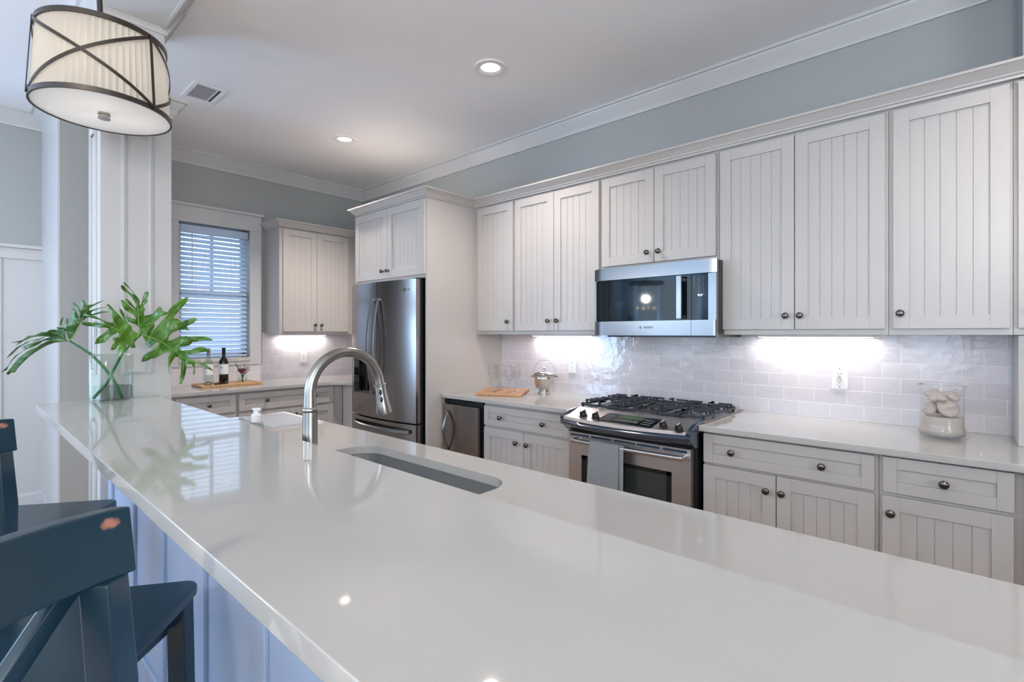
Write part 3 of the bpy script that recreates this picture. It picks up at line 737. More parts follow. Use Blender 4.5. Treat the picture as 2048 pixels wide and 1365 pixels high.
for A, B_ in zip(rows, rows[1:]):
    for i in range(6): bm.faces.new((A[i], A[(i+1) % 6], B_[(i+1) % 6], B_[i]))
bm.faces.new(rows[0]); bm.faces.new(rows[-1]); cp = obj('control_panel', bm, 'steelov', rg, smooth=True, autos=30)
# panel slope: from (f+.018,.890) to (.10,.9275)
def pz(x, y): f = bow(x)+.018; return .890+(y-f)*(.0375/(.10-f))
sl = math.atan2(.0375, .2)
bm = BM(); xm0, xm1 = -1.525-X0r, -1.195-X0r
rows = []
pl = rrect(xm0, xm1, -.095, .045, .02, 4)
prism(bm, [(x, y) for x, y in pl], 0, .002)
for v in bm.verts: v.co.z = pz(v.co.x, v.co.y)+(.0025 if v.co.z > .001 else -.002)
obj('display_panel', bm, 'blackgl', cp)
bm = BM(); box(bm, xm0+.09, xm0+.235, -.02, .035, 0, .001)
for v in bm.verts: v.co.z = pz(v.co.x, v.co.y)+(.0032 if v.co.z > .0005 else .002)
obj('display', bm, mat('green_display', '2b3a22', .2, emit='3c5a24', es=.25), cp)
def buttons(x0, y0, nx, ny, dx, dy, w_):
    for r_ in range(ny):
        bm = BM()
        box(bm, x0-.002, x0+(nx-1)*dx+w_+.002, y0+r_*dy-.001, y0+r_*dy+.0055, 0, .0004)
        for c_ in range(nx): box(bm, x0+c_*dx, x0+c_*dx+w_, y0+r_*dy, y0+r_*dy+.004, .0004, .001)
        for v in bm.verts: v.co.z = pz(v.co.x, v.co.y)+.0027+v.co.z
        for f in bm.faces: f.material_index = 1 if min(v.co.z-pz(v.co.x, v.co.y) for v in f.verts) > .00305 else 0
        obj('button_row', bm, ['blackgl', 'grey'], cp, recalc=False)
buttons(xm0+.022, -.055, 3, 3, .02, .028, .013); buttons(xm1-.076, -.065, 3, 3, .02, .028, .013)
buttons(xm0+.095, -.062, 9, 2, .016, .018, .009)
for kx, ky in ((-1.639, 2.425), (-1.549, 2.415), (-1.147, 2.415), (-1.062, 2.410)):
    x, y = kx-X0r, ky-yo; z = pz(x, y)
    bm = BM(); lathe(bm, [(.0, 0), (.024, 0), (.024, .004), (.020, .007), (.019, .022), (.016, .026), (0, .027)], seg=24)
    box(bm, -.005, .005, -.021, .021, .010, .034)
    bmesh.ops.rotate(bm, verts=bm.verts, cent=(0, 0, 0), matrix=Matrix.Rotation(sl, 3, 'X')); bmesh.ops.translate(bm, verts=bm.verts, vec=(x, y, z))
    k_ = obj('knob', bm, 'black', cp, smooth=True, autos=35)
    bm = BM(); box(bm, -.0015, .0015, -.0195, .0195, .0335, .0348); bmesh.ops.rotate(bm, verts=bm.verts, cent=(0, 0, 0), matrix=Matrix.Rotation(sl, 3, 'X')); bmesh.ops.translate(bm, verts=bm.verts, vec=(x, y, z))
    obj('pointer', bm, 'white', k_)
# oven door with window opening
wx0, wx1, wz0, wz1 = .105, Wr-.122, .30, .662
dx0, dx1 = .014, Wr-.022
bm = BM(); yo0, yo1 = .0, .040
box(bm, dx0, dx1, yo0, yo1, wz1, .768); box(bm, dx0, dx1, yo0, yo1, .19, wz0); box(bm, dx0, wx0, yo0, yo1, wz0, wz1); box(bm, wx1, dx1, yo0, yo1, wz0, wz1)
box(bm, dx0, dx1, yo0, yo1, .782, .791)
sx = [(-1.761, -1.630), (-1.616, -1.484), (-1.468, -1.335), (-1.324, -1.194), (-1.178, -1.047)]
prev = dx0
for a, b in sx:
    a -= X0r; b -= X0r; box(bm, prev, a, yo0, yo1, .768, .782); prev = b
box(bm, prev, dx1, yo0, yo1, .768, .782)
od = obj('oven_door', bm, 'steelov', rg)
bm = BM(); box(bm, dx0+.01, dx1-.01, .012, .03, .766, .784); obj('vent_slots', bm, 'blueblack', od)
bm = BM(); box(bm, wx0, wx1, .004, .02, wz0, wz1); obj('window_glass', bm, 'ovenglass', od)
bm = BM()
for (a, b, c, d) in ((wx0, wx0+.03, wz0, wz1), (wx1-.03, wx1, wz0, wz1), (wx0, wx1, wz1-.022, wz1)): box(bm, a, b, .0025, .006, c, d)
obj('window_border', bm, 'black', od)
bm = BM(); pts = []
for k in range(25):
    u = k/24*2-1; pts.append((.075+(Wr-.125)*k/24, -.048-.008*(1-u*u), .752))
pts = [(.085, .0, .752), (.078, -.025, .752)]+pts+[(Wr-.052, -.025, .752), (Wr-.06, .0, .752)]
tube(bm, pts, .0125, 16); obj('handle', bm, 'steelov', od, smooth=True, autos=60)
bm = BM(); box(bm, dx0, dx1, 0, .04, .06, .18); obj('storage_drawer', bm, 'steelov', rg, bevel=.003)
# burners and grates
burn = [(-1.60, 2.70), (-1.60, 3.00), (-1.18, 2.70), (-1.18, 3.00), (-1.39, 2.85)]
for i, (x, y) in enumerate(burn):
    bm = BM(); lathe(bm, [(.0, .923), (.05, .923), (.048, .932), (.034, .934), (.034, .942), (.028, .945), (0, .946)], (x-X0r, y-yo, 0), 24); obj('burner', bm, 'iron', rg, smooth=True, autos=30)
def bar(bm, x0, y0, x1, y1, z0, z1, w_=.006):
    d = Vector((x1-x0, y1-y0)).normalized(); n = Vector((d.y, -d.x))*w_
    vs = [(x0+n.x, y0+n.y), (x1+n.x, y1+n.y), (x1-n.x, y1-n.y), (x0-n.x, y0-n.y)]
    prism(bm, vs, z0, z1)
for gx0, gx1 in ((-1.775, -1.515), (-1.51, -1.27), (-1.265, -1.012)):
    bm = BM(); a, b = gx0-X0r+.003, gx1-X0r-.003; c, d = .135, .60
    for (p, q, r_, s) in ((a, c, b, c), (a, d, b, d), (a, c, a, d), (b, c, b, d)): bar(bm, p, q, r_, s, .932, .944, .005)
    m_ = (a+b)/2
    wide = gx1-gx0 > .245
    def arm(x0, y0, x1, y1):
        bar(bm, x0, y0, x1, y1, .956, .966, .0045)
        for t_ in (0, 1):
            x = x0+(x1-x0)*t_; y = y0+(y1-y0)*t_
            if abs(x-a) < .012 or abs(x-b) < .012 or abs(y-c) < .012 or abs(y-d) < .012: box(bm, x-.005, x+.005, y-.005, y+.005, .935, .966)
    for cy in (.235, .50) if wide else (.37,):
        arm(m_, cy-.03, m_, c if cy < .36 else (c+d)/2+.0) if False else None
        arm(a+.004, cy, m_-.028, cy); arm(m_+.028, cy, b-.004, cy)
        arm(m_, cy+.028, m_, cy+.10); arm(m_, cy-.10, m_, cy-.028)
    arm(m_, c+.004, m_, c+.05); arm(m_, d-.05, m_, d-.004)
    for yy in (.185, .29, .445, .555): arm(a+.004, yy, a+.075, yy); arm(b-.075, yy, b-.004, yy)
    bar(bm, a, (c+d)/2, b, (c+d)/2, .950, .964, .005)
    for x, y in ((a+.006, c+.006), (b-.006, c+.006), (a+.006, d-.006), (b-.006, d-.006)): box(bm, x-.006, x+.006, y-.006, y+.006, .9235, .95)
    obj('grate', bm, 'iron', rg)
# dish towel over the oven handle
bm = BM(); tw0, tw1 = -1.583, -1.395; n = 14; yh = 2.47-.056; rows = []
prof = [(yh+.020, .50), (yh+.018, .60), (yh+.018, .70), (yh+.017, .752), (yh+.010, .766), (yh-.001, .7705), (yh-.012, .766), (yh-.018, .752), (yh-.020, .70), (yh-.022, .62), (yh-.024, .54), (yh-.023, .487)]
for j, (y, z) in enumerate(prof):
    row = []
    for k in range(n+1):
        u = k/n; x = tw0+(tw1-tw0)*u; lo = max(0, (.76-z)/.25)
        yy = y+(.004*math.sin(u*7+1)+.003*math.sin(u*17))*lo*(-1 if j > 5 else .4)
        row.append(bm.verts.new((x+.010*lo*(u-.6)*(1 if j > 5 else .5), yy, z)))
    rows.append(row)
for A, B_ in zip(rows, rows[1:]):
    for k in range(n): bm.faces.new((A[k], A[k+1], B_[k+1], B_[k]))
tw = obj('dish_towel', bm, 'towel', smooth=True); sm = tw.modifiers.new('s', 'SOLIDIFY'); sm.thickness = .003; sm.offset = 0
tag(tw, 'grey woven dish towel hanging over the oven door handle', 'towel')
# second fold of the towel, right side
bm = BM(); rows = []
for j, (y, z) in enumerate(prof[3:]):
    row = []
    for k in range(7):
        u = k/6; lo = max(0, (.76-z)/.25); x = tw1-.004+.032*u
        row.append(bm.verts.new((x, y+.007-.002*u+.004*math.sin(u*8)*lo, z-.006*u)))
    rows.append(row)
for A, B_ in zip(rows, rows[1:]):
    for k in range(6): bm.faces.new((A[k], A[k+1], B_[k+1], B_[k]))
o = obj('towel_fold', bm, 'towel', tw, smooth=True); sm = o.modifiers.new('s', 'SOLIDIFY'); sm.thickness = .003; sm.offset = 0

# ================================================================== MICROWAVE
mw = thing('microwave', 'stainless steel over-the-range microwave with dark glass door', 'microwave', (-1.772, 2.738, 1.363))
Wm, Hm = .770, .420
bm = BM(); box(bm, .006, Wm-.006, .035, .458, .004, Hm-.002); obj('body', bm, 'black', mw, bevel=.003)
bm = BM(); box(bm, .09, Wm+.014-.02, .02, .42, -.010, .004); obj('bottom_grille', bm, 'black', mw)
def band(bm, z0, z1, x0=0, x1=Wm):
    pts = []; n = 18
    for k in range(n+1):
        x = x0+(x1-x0)*k/n; e = min(x, Wm-x); yy = .014*max(0, 1-e/.02)**2
        pts.append((x, yy))
    prism(bm, pts+[(x1, .034), (x0, .034)], z0, z1)
bm = BM(); band(bm, .343, .417); obj('top_vent_band', bm, 'steel', mw, smooth=True, autos=25)
xs_ = 1.772-1.139
bm = BM(); band(bm, .0, .086, 0, xs_); box(bm, 0, .016, .012, .034, .086, .340); md_ = obj('door', bm, 'steel', mw, smooth=True, autos=25)
bm = BM(); band(bm, .0, .086, xs_+.002, Wm); box(bm, 1.772-1.045, Wm, .006, .034, .086, .340); obj('control_frame', bm, 'steel', mw, smooth=True, autos=25)
bm = BM(); box(bm, .016, xs_-.001, .008, .034, .087, .340); obj('door_glass', bm, 'blackgl', md_)
bm = BM(); box(bm, xs_+.003, 1.772-1.046, .006, .034, .087, .340); ctl = obj('control_panel', bm, 'blackgl', mw)
bm = BM(); hx0, hx1 = 1.772-1.213, 1.772-1.178
prism(bm, [(hx0, -.028), (hx0+.004, -.034), (hx1-.004, -.034), (hx1, -.028), (hx1, -.022), (hx0, -.022)], .094, .334)
for z in (.105, .312): box(bm, hx0+.012, hx1-.002, -.024, .009, z-.01, z+.01)
obj('handle', bm, 'steel', md_, bevel=.0015)
bm = BM()
for r_ in range(8):
    for c_ in range(3):
        if (r_ > 4 and c_ == 0): continue
        wv = random.uniform(.006, .011); x = xs_+.013+c_*.026; z = .322-r_*.0135
        box(bm, x, x+wv, .0052, .0062, z, z+.0016); box(bm, x+.001, x+wv-.001, .0052, .0062, z-.004, z-.0026)
obj('button_marks', bm, 'grey', ctl)
M['clock'] = mat('clock_digits', 'ffffff', .4, emit='e8f4ff', es=2.0)
text('clock', '9:17', .016, ctl, (xs_+.050, .0052, .222), (R(90), 0, 0), 'clock')
text('letters', 'BOSCH', .017, md_, (1.772-1.395, -.0006, .047), (R(90), 0, 0), 'dark')
bm = BM(); lathe(bm, [(.0065, 0), (.0078, 0), (.0078, .0008), (.0065, .0008)], (1.772-1.445, .0004, .047), 20, axis='y'); box(bm, 1.772-1.447, 1.772-1.443, -.0006, .0004, .042, .052); obj('emblem', bm, 'dark', md_)

# ================================================================== OUTLETS
def outlet(label, loc, rz, W=.072, Hh=.116, gfci=False, wide=0):
    t = thing('wall_outlet', label, 'outlet', loc, rz)
    bm = BM(); box(bm, -W/2, W/2, 0, .006, -Hh/2, Hh/2); pl_ = obj('plate', bm, 'white', t, bevel=.002)
    if gfci:
        bm = BM(); box(bm, -.017, .017, -.003, .001, -.034, .034); f = obj('socket', bm, 'offwhite', t, bevel=.001)
        bm = BM(); box(bm, -.008, .008, -.0045, -.003, -.004, -.001); box(bm, -.008, .008, -.0045, -.003, .002, .005); obj('reset_buttons', bm, 'grey', f)
        cs = (.017, -.017)
    else:
        cs = (.020, -.020)
        bm = BM()
        for z in cs: lathe(bm, [(0, .003), (.0155, .003), (.0165, 0)], (0, 0, z), 20, axis='y')
        f = obj('socket', bm, 'white', t, smooth=True, autos=30)
    bm = BM()
    for z in cs:
        for x in (-.0065, .0065): box(bm, x-.0011, x+.0011, -.0042, -.0028, z, z+.008)
        lathe(bm, [(0, .0042), (.0022, .0042), (.0022, .003)], (0, 0, z-.0065), 10, axis='y')
    obj('slots', bm, 'dark', f)
    bm = BM()
    for z in ((Hh/2-.012, -Hh/2+.012) if gfci else (0,)): lathe(bm, [(0, .0012), (.0025, .001), (.003, 0)], (0, 0, z), 12, axis='y')
    obj('screws', bm, 'dark' if gfci else 'grey', pl_)
    return t
outlet('white duplex outlet on the tile left of the range', (-2.253, YB-.0175, 1.129), 0)
outlet('white square outlet plate with cream rectangular socket right of the range', (-.510, YB-.0175, 1.137), 0, .074, .12, True)
outlet('white duplex outlet on the tile beside the kitchen window', (XW+.0175, 2.478, 1.128), R(90))

# ================================================================== THINGS ON THE COUNTERS
# serving board with four wine glasses
def board(name, label, pts, z0, h, m, matx=None):
    cx = sum(p[0] for p in pts)/4; cy = sum(p[1] for p in pts)/4
    bm = BM(); prism(bm, [(x-cx, y-cy) for x, y in pts], 0, h)
    return tag(obj(name, bm, m, loc=(cx, cy, z0), bevel=.004, bseg=3), label, 'board')
board('serving_board', 'light wooden serving board under the wine glasses', [(-2.72, 2.60), (-2.40, 2.75), (-2.60, 3.085), (-2.92, 2.935)], .9145, .018, 'wood2')
wg = None
glabels = ['front left empty wine glass on the wooden board', 'front right empty wine glass on the wooden board nearest the ice bucket',
           'rear left empty wine glass on the wooden board', 'rear right empty wine glass on the wooden board']
for i, (x, y) in enumerate([(-2.665, 2.745), (-2.548, 2.80), (-2.715, 2.852), (-2.592, 2.905)]):
    if wg is None:
        wg = thing('wine_glass', glabels[0], 'wine glass', (x, y, .933), 0, 'wine glasses on the wooden board')
        bm = BM(); lathe(bm, [(.0, .088), (.012, .090), (.030, .106), (.041, .132), (.043, .152), (.040, .182), (.035, .206), (.0343, .206), (.0392, .182), (.0421, .152), (.0401, .133), (.0293, .108), (.012, .0918), (0, .090)], seg=28); obj('bowl', bm, 'crystal', wg, smooth=True)
        bm = BM(); lathe(bm, [(.0, .0), (.036, .0), (.036, .0012), (.012, .004), (.0044, .010), (.0036, .05), (.0047, .082), (.0085, .0885), (0, .0895)], seg=20); obj('stem', bm, 'stemg', wg, smooth=True)
        g = wg
    else:
        g = copy_tree(wg); g.location = (x, y, .933); g['label'] = glabels[i]
# ice bucket
ib = thing('ice_bucket', 'hammered silver ice bucket with domed lid and thin wire handle', 'ice bucket', (-2.405, 3.03, .9145))
bm = BM(); lathe(bm, [(0, 0), (.047, 0), (.049, .004), (.045, .018), (.036, .024), (.040, .030), (.062, .046), (.073, .075), (.077, .112), (.078, .115), (.0795, .117), (.078, .120), (.079, .142), (.0815, .146), (.079, .149), (0, .149)], seg=40); obj('pail', bm, 'pewter', ib, smooth=True, autos=50)
bm = BM(); lathe(bm, [(.083, .1495), (.082, .153), (.06, .166), (.03, .173), (.013, .175), (.011, .186), (.018, .192), (.018, .198), (.012, .202), (0, .202)], seg=36); obj('lid', bm, 'polish', ib, smooth=True, autos=45)
bm = BM(); ca, sa = math.cos(R(35)), math.sin(R(35))
pts = [((.088*math.cos(PI*k/20))*ca, (.088*math.cos(PI*k/20))*sa, .132+.125*math.sin(PI*k/20)) for k in range(21)]
tube(bm, pts, .0016, 8); obj('bail_handle', bm, 'steel', ib, smooth=True)
for s in (-1, 1):
    bm = BM(); tube(bm, [(s*.078*ca, s*.078*sa, .133), (s*.096*ca, s*.096*sa, .133)], .003, 8); lathe(bm, [(0, -.005), (.0045, -.003), (.0045, .003), (0, .005)], (s*.096*ca, s*.096*sa, .133), 10); obj('lug', bm, 'bronze', ib, smooth=True)

# jar of shells
jx, jy = -.086, 2.945
jr = thing('glass_jar', 'flared clear glass jar holding sand and pale shells on the right counter', 'jar', (jx, jy, .9145))
bm = BM(); lathe(bm, [(0, 0), (.085, 0), (.091, .006), (.089, .016), (.081, .035), (.077, .06), (.077, .20), (.081, .222), (.087, .226), (.087, .231), (.083, .231), (.079, .224), (.0745, .20), (.0745, .06), (.078, .036), (.084, .018), (.080, .012), (0, .012)], seg=48); obj('jar_wall', bm, 'jarg', jr, smooth=True, autos=60)
bm = BM(); lathe(bm, [(.079, .2295), (.0855, .2275), (.088, .2305), (.0855, .2335), (.079, .2315)], seg=48); obj('jar_rim', bm, 'glass', jr, smooth=True)
bm = BM(); lathe(bm, [(0, .0135), (.078, .0135), (.0765, .035), (.0735, .055), (.0735, .088), (.06, .091), (0, .09)], (0, 0, 0), 32); sd = tag(obj('sand', bm, 'sand', smooth=True, loc=(jx, jy, .9145)), 'layer of grey sand filling the bottom of the glass jar', 'sand', kind='stuff')
def shell(label, loc, rot, r, t, kind='disc'):
    bm = BM()
    if kind == 'disc':
        lathe(bm, [(0, -t*.35), (r*.7, -t*.35), (r*.97, -t*.15), (r, 0), (r*.93, t*.2), (r*.6, t*.45), (0, t*.65)], seg=28)
        for k in range(5):
            a = 2*PI*k/5; 
            for v in bm.verts:
                if v.co.z > t*.2:
                    d = abs(math.atan2(math.sin(math.atan2(v.co.y, v.co.x)-a), math.cos(math.atan2(v.co.y, v.co.x)-a)))
                    if d < .2: v.co.z += t*.08
    elif kind == 'round':
        bmesh.ops.create_uvsphere(bm, u_segments=24, v_segments=14, radius=r)
        for v in bm.verts: v.co.z *= t/r*(1+.1*math.cos(5*math.atan2(v.co.y, v.co.x))); 
    else:   # rounded fat star
        lathe(bm, [(0, -t*.4), (r*.6, -t*.4), (r*.95, -t*.1), (r, 0), (r*.85, t*.3), (r*.5, t*.5), (0, t*.7)], seg=40)
        for v in bm.verts:
            a = math.atan2(v.co.y, v.co.x); k = .62+.38*abs(math.cos(a*2.5))**.8; v.co.x *= k; v.co.y *= k
    o = obj({'disc': 'sand_dollar', 'round': 'sea_shell', 'star': 'starfish'}[kind], bm, 'shell', smooth=True, loc=loc); o.rotation_euler = rot
    return tag(o, label, 'shell', 'shells inside the glass jar')
z0 = .9145
shell('large flat sand dollar leaning at the right front of the jar', (jx+.022, jy-.018, z0+.132), (R(62), R(10), R(25)), .042, .016)
shell('upright pinkish shell wedged at the lower left of the jar', (jx-.042, jy-.006, z0+.124), (R(70), R(20), R(-25)), .030, .014, 'round')
shell('fat pale starfish lying on top of the shells in the jar', (jx-.018, jy-.012, z0+.184), (R(30), R(-12), R(30)), .046, .022, 'star')
shell('small dark-edged shell behind the others at the upper right of the jar', (jx+.034, jy+.022, z0+.183), (R(20), R(35), 0), .030, .013, 'round')
shell('thick sand dollar at the back of the jar on the sand', (jx-.01, jy+.036, z0+.135), (R(80), 0, R(-10)), .038, .018)

# tray with bottles under the window
tray = thing('wooden_tray', 'long wooden tray with bottles and flowers below the kitchen window', 'tray', (-4.905, 1.64, .9145))
bm = BM(); box(bm, -.125, .125, -.235, .235, 0, .012); obj('tray_base', bm, 'wood', tray, bevel=.002)
bm = BM(); 
for (a, b, c, d) in ((-.135, .135, -.245, -.232), (-.135, .135, .232, .245), (-.135, -.122, -.232, .232), (.122, .135, -.232, .232)): box(bm, a, b, c, d, 0, .02)
obj('tray_rim', bm, 'wood', tray, bevel=.003)
BP = [(0, 0), (.036, 0), (.0375, .004), (.0375, .185), (.035, .205), (.022, .228), (.0145, .24), (.0135, .262), (.0135, .31), (.015, .312), (.015, .32), (0, .32)]
def bottle(label, loc, gm, capm, lab_z0, lab_z1, sc=1.0, fill=None):
    t = thing('wine_bottle', label, 'bottle', loc); t.scale = (1, 1, 1)
    bm = BM(); lathe(bm, [(r, z*sc) for r, z in BP], seg=28); obj('glass_body', bm, gm, t, smooth=True, autos=50)
    bm = BM(); lathe(bm, [(.0138, .255*sc), (.0145, .256*sc), (.0145, .31*sc), (.0156, .312*sc), (.0156, .3215*sc), (0, .3222*sc)], seg=20); obj('foil_cap', bm, capm, t, smooth=True, autos=50)
    bm = BM(); lathe(bm, [(.0376, lab_z0), (.0381, lab_z0), (.0381, lab_z1), (.0376, lab_z1)], seg=28); lb = obj('label', bm, 'label', t, smooth=True, autos=50)
    bm = BM(); a0 = R(-58)
    zc = (lab_z0+lab_z1)/2+.012
    for k in range(16):
        a = a0-.55+k*.075; b = a+.075
        v = [bm.verts.new((.0384*math.cos(q), .0384*math.sin(q), z)) for q, z in ((a, zc), (b, zc), (b, zc+.0025), (a, zc+.0025))]; bm.faces.new(v)
    for a, w2, h2, dz in ((a0+.12, .05, .012, -.004), (a0+.2, .05, .010, -.004), (a0-.1, .3, .006, .022), (a0+.15, .25, .002, -.03), (a0+.15, .25, .002, -.04)):
        v = [bm.verts.new((.03845*math.cos(q), .03845*math.sin(q), z)) for q, z in ((a-w2, zc+dz), (a+w2, zc+dz), (a+w2, zc+dz+h2), (a-w2, zc+dz+h2))]; bm.faces.new(v)
    obj('label_print', bm, 'ink', lb, recalc=False)
    return t
bottle('clear glass white wine bottle with pale label, left one on the tray', (-4.975, 1.508, .9267), 'clearb', 'grey', .085, .175, .98)
bottle('dark red wine bottle with black foil and white label on the tray', (-4.955, 1.625, .9267), 'winegl', 'black', .085, .175, 1.0)
# corkscrew
cs = thing('corkscrew', 'small dark corkscrew with steel arm lying at the front of the tray', 'corkscrew', (-4.86, 1.57, .9265), R(20))
bm = BM(); tube(bm, [(0, -.06, .008), (0, .0, .009), (0, .045, .008)], [.006, .007, .0055], 10); obj('handle', bm, 'black', cs, smooth=True)
bm = BM(); tube(bm, [(.008, .045, .008), (.012, .02, .01)], .003, 8); box(bm, -.006, .012, .045, .062, .001, .028); obj('lever_arm', bm, 'steel', cs)
# coaster-like green glass bowl (punt of stopper) next to bottle
st = thing('bottle_stopper', 'pale green glass stopper standing in front of the clear bottle', 'stopper', (-4.885, 1.478, .9265))
bm = BM(); lathe(bm, [(0, 0), (.024, 0), (.024, .004), (.014, .028), (.009, .031), (0, .031)], seg=16); obj('stopper_body', bm, 'greenglass', st, smooth=True, autos=40)
# flower glass
fg = thing('flower_glass', 'small square glass of red flowers and dark sprigs on the tray', 'vase', (-4.935, 1.775, .9267))
bm = BM(); lathe(bm, [(0, 0), (.034, 0), (.040, .01), (.043, .075), (.0415, .075), (.0385, .012), (0, .008)], seg=24); obj('glass_cup', bm, 'vaseg', fg, smooth=True, autos=60)
bm = BM(); lathe(bm, [(0, .009), (.036, .012), (.0395, .04), (0, .04)], seg=24); obj('water', bm, 'watert', fg, smooth=True, autos=40)
for k in range(3):
    bm = BM(); cx_, cy_, cz_ = [(-.005, -.018, .105), (.012, .008, .112), (.015, -.012, .095)][k]
    for j in range(22):
        a = random.uniform(0, 2*PI); e = random.uniform(-.2, 1.4); l = .022
        d = Vector((math.cos(a)*math.cos(e), math.sin(a)*math.cos(e), math.sin(e)))
        tube(bm, [Vector((cx_, cy_, cz_)), Vector((cx_, cy_, cz_))+d*l], [.006, .003], 5)
    obj('blossom', bm, 'flower', fg)
bm = BM()
for j in range(9):
    a = 2*PI*j/9; s = Vector((-.01*math.cos(a), -.01*math.sin(a), .01)); e = Vector((.055*math.cos(a), .055*math.sin(a), random.uniform(.10, .165)))
    tube(bm, [s, s.lerp(e, .5)+Vector((0, 0, .02)), e], .0016, 5)
    for q in range(9):
        p = s.lerp(e, .5+.5*q/8)+Vector((0, 0, .012)); dd_ = Vector((math.cos(a+(-1)**q*1.0), math.sin(a+(-1)**q*1.0), .7))*.02
        tube(bm, [p, p+dd_], [.0016, .0005], 4)
obj('sprigs', bm, 'sprig', fg)
# ================================================================== VASE AND LEAVES
VX, VY, VZ = -2.888, .480, 1.0675
vs = thing('glass_vase', 'clear glass cylinder vase half full of water on the bar', 'vase', (VX, VY, VZ))
bm = BM(); lathe(bm, [(0, 0), (.076, 0), (.081, .003), (.082, .008), (.082, .208), (.081, .210), (.079, .208), (.079, .012), (.074, .008), (0, .008)], seg=56); obj('vase_wall', bm, 'vaseg', vs, smooth=True, autos=60)
bm = BM(); lathe(bm, [(.0775, .2085), (.080, .2075), (.0823, .2085), (.0823, .2110), (.080, .212), (.0775, .2110)], seg=56); obj('vase_rim', bm, 'greenglass', vs, smooth=True)
bm = BM(); lathe(bm, [(.0, .0085), (.078, .0095), (.078, .068), (.0, .068)], seg=56); obj('water', bm, 'watert', vs, smooth=True, autos=40)

YAW = R(42.1); FPX = 1009.; HPX = 668.
def unproj(px, py, D):
    u = (px-1024)/FPX*D; return Vector((-math.sin(YAW)*D+math.cos(YAW)*u, math.cos(YAW)*D+math.sin(YAW)*u, EYE+(HPX-py)/FPX*D))
def leafmesh(polys, depth, off, sc, ox, oy):
    bm = BM()
    for pl in polys:
        pts = [(ox+x/sc, oy+y/sc) for x, y in pl]
        vs_ = [bm.verts.new((x, y, off)) for x, y in pts]
        es = [bm.edges.new((vs_[i], vs_[(i+1) % len(vs_)])) for i in range(len(vs_))]
        bmesh.ops.triangle_fill(bm, edges=es, use_beauty=True)
    bmesh.ops.subdivide_edges(bm, edges=[e for e in bm.edges if e.calc_length() > 7], cuts=1, use_grid_fill=False)
    bmesh.ops.triangulate(bm, faces=bm.faces)
    bmesh.ops.subdivide_edges(bm, edges=[e for e in bm.edges if e.calc_length() > 7], cuts=1, use_grid_fill=False)
    for v in bm.verts: v.co = unproj(v.co.x, v.co.y, depth(v.co.x, v.co.y))
    return bm
def dep1(px, py):   # left leaf: droops away to the left towards the viewer, ripples
    return 2.23-.0010*max(0, 140-px)*1.0-.00045*abs(py-660)+.012*math.sin(px*.11+py*.05)+.008*math.sin(py*.21)
def dep2(px, py):
    return 2.20+.00055*(px-280)-.0006*abs(px-280)*.5+.012*math.sin(px*.09-py*.07)+.010*math.sin((px+py)*.13)+.0006*(660-py)
A1 = [(895,865),(800,872),(700,886),(620,915),(540,958),(450,1012),(370,1070),(300,1140),(230,1210),(190,1272),(150,1270),(105,1305),(80,1286),(120,1235),(165,1180),(230,1090),(350,1000),(480,940),(540,905),(620,860),(720,815),(800,820)]
A2 = [(850,840),(700,835),(560,860),(500,900),(400,950),(300,985),(230,1045),(160,1110),(110,1180),(90,1235),(20,1270),(50,1235),(110,1190),(140,1120),(200,1050),(280,1005),(330,960),(290,950),(350,910),(450,870),(520,860),(620,820),(740,800)]
A3 = [(820,800),(700,815),(600,800),(500,850),(400,862),(320,905),(240,950),(160,1035),(85,1088),(150,1005),(230,935),(300,905),(330,880),(430,850),(520,830),(620,780)]
A4 = [(860,850),(780,840),(700,800),(620,795),(520,800),(420,812),(330,850),(260,885),(205,915),(250,875),(140,882),(240,862),(300,845),(370,795),(450,790),(540,748),(600,745),(650,715),(740,712),(830,700),(850,760)]
A5 = [(905,855),(880,800),(860,735),(745,700),(730,685),(840,688),(850,610),(868,565),(890,580),(885,645),(905,650),(903,560),(930,530),(925,465),(945,435),(975,450),(1000,510),(1030,565),(1045,500),(1000,450),(960,420),(938,370),(960,358),(1010,405),(1048,468),(1068,440),(1048,350),(1062,318),(1090,335),(1125,395),(1210,385),(1280,352),(1380,322),(1300,360),(1220,402),(1165,432),(1160,468),(1250,440),(1400,408),(1300,437),(1210,470),(1175,500),(1200,515),(1320,468),(1430,482),(1330,497),(1220,528),(1120,560),(1060,610),(1010,700),(965,790),(925,850)]
A6 = [(775,655),(785,590),(825,545),(815,600),(795,655)]
l1 = thing('philodendron_leaf', 'drooping split philodendron leaf leaning left out of the vase', 'leaf', tuple(unproj(235, 800, 2.28)))
b1 = Vector(l1.location)
def shift_bm(bm, b): bmesh.ops.translate(bm, verts=bm.verts, vec=-b); return bm
bm = BM()
parts = []
for i, pl in enumerate([A1, A2, A3, A4, A5, A6]):
    parts.append(leafmesh([pl], (lambda px, py, i=i: dep1(px, py)+.006*i), 0, 6.5, 0, 550))
def merge(bms):
    out = BM()
    for b in bms:
        me = bpy.data.meshes.new('t'); b.to_mesh(me); out.from_mesh(me); bpy.data.meshes.remove(me); b.free()
    return out
def blade(bms, base_, par, m):
    o = obj('leaf_blade', shift_bm(merge(bms), base_), m, par, smooth=True, recalc=False); s = o.modifiers.new('s', 'SOLIDIFY'); s.thickness = .0012; return o
bl1 = blade(parts, b1, l1, 'leafd')
def dline(pts, dep, rad, ox, oy, sc, lift=-.003):
    return [unproj(ox+x/sc, oy+y/sc, dep(ox+x/sc, oy+y/sc)+lift) for x, y in pts]
bm = BM(); tube(bm, [p-b1 for p in dline([(905,860),(960,790),(1010,700),(1060,600),(1130,470)], dep1, 0, 0, 550, 6.5, -.004)], [.0028, .0022, .0018, .0014, .0008], 8)
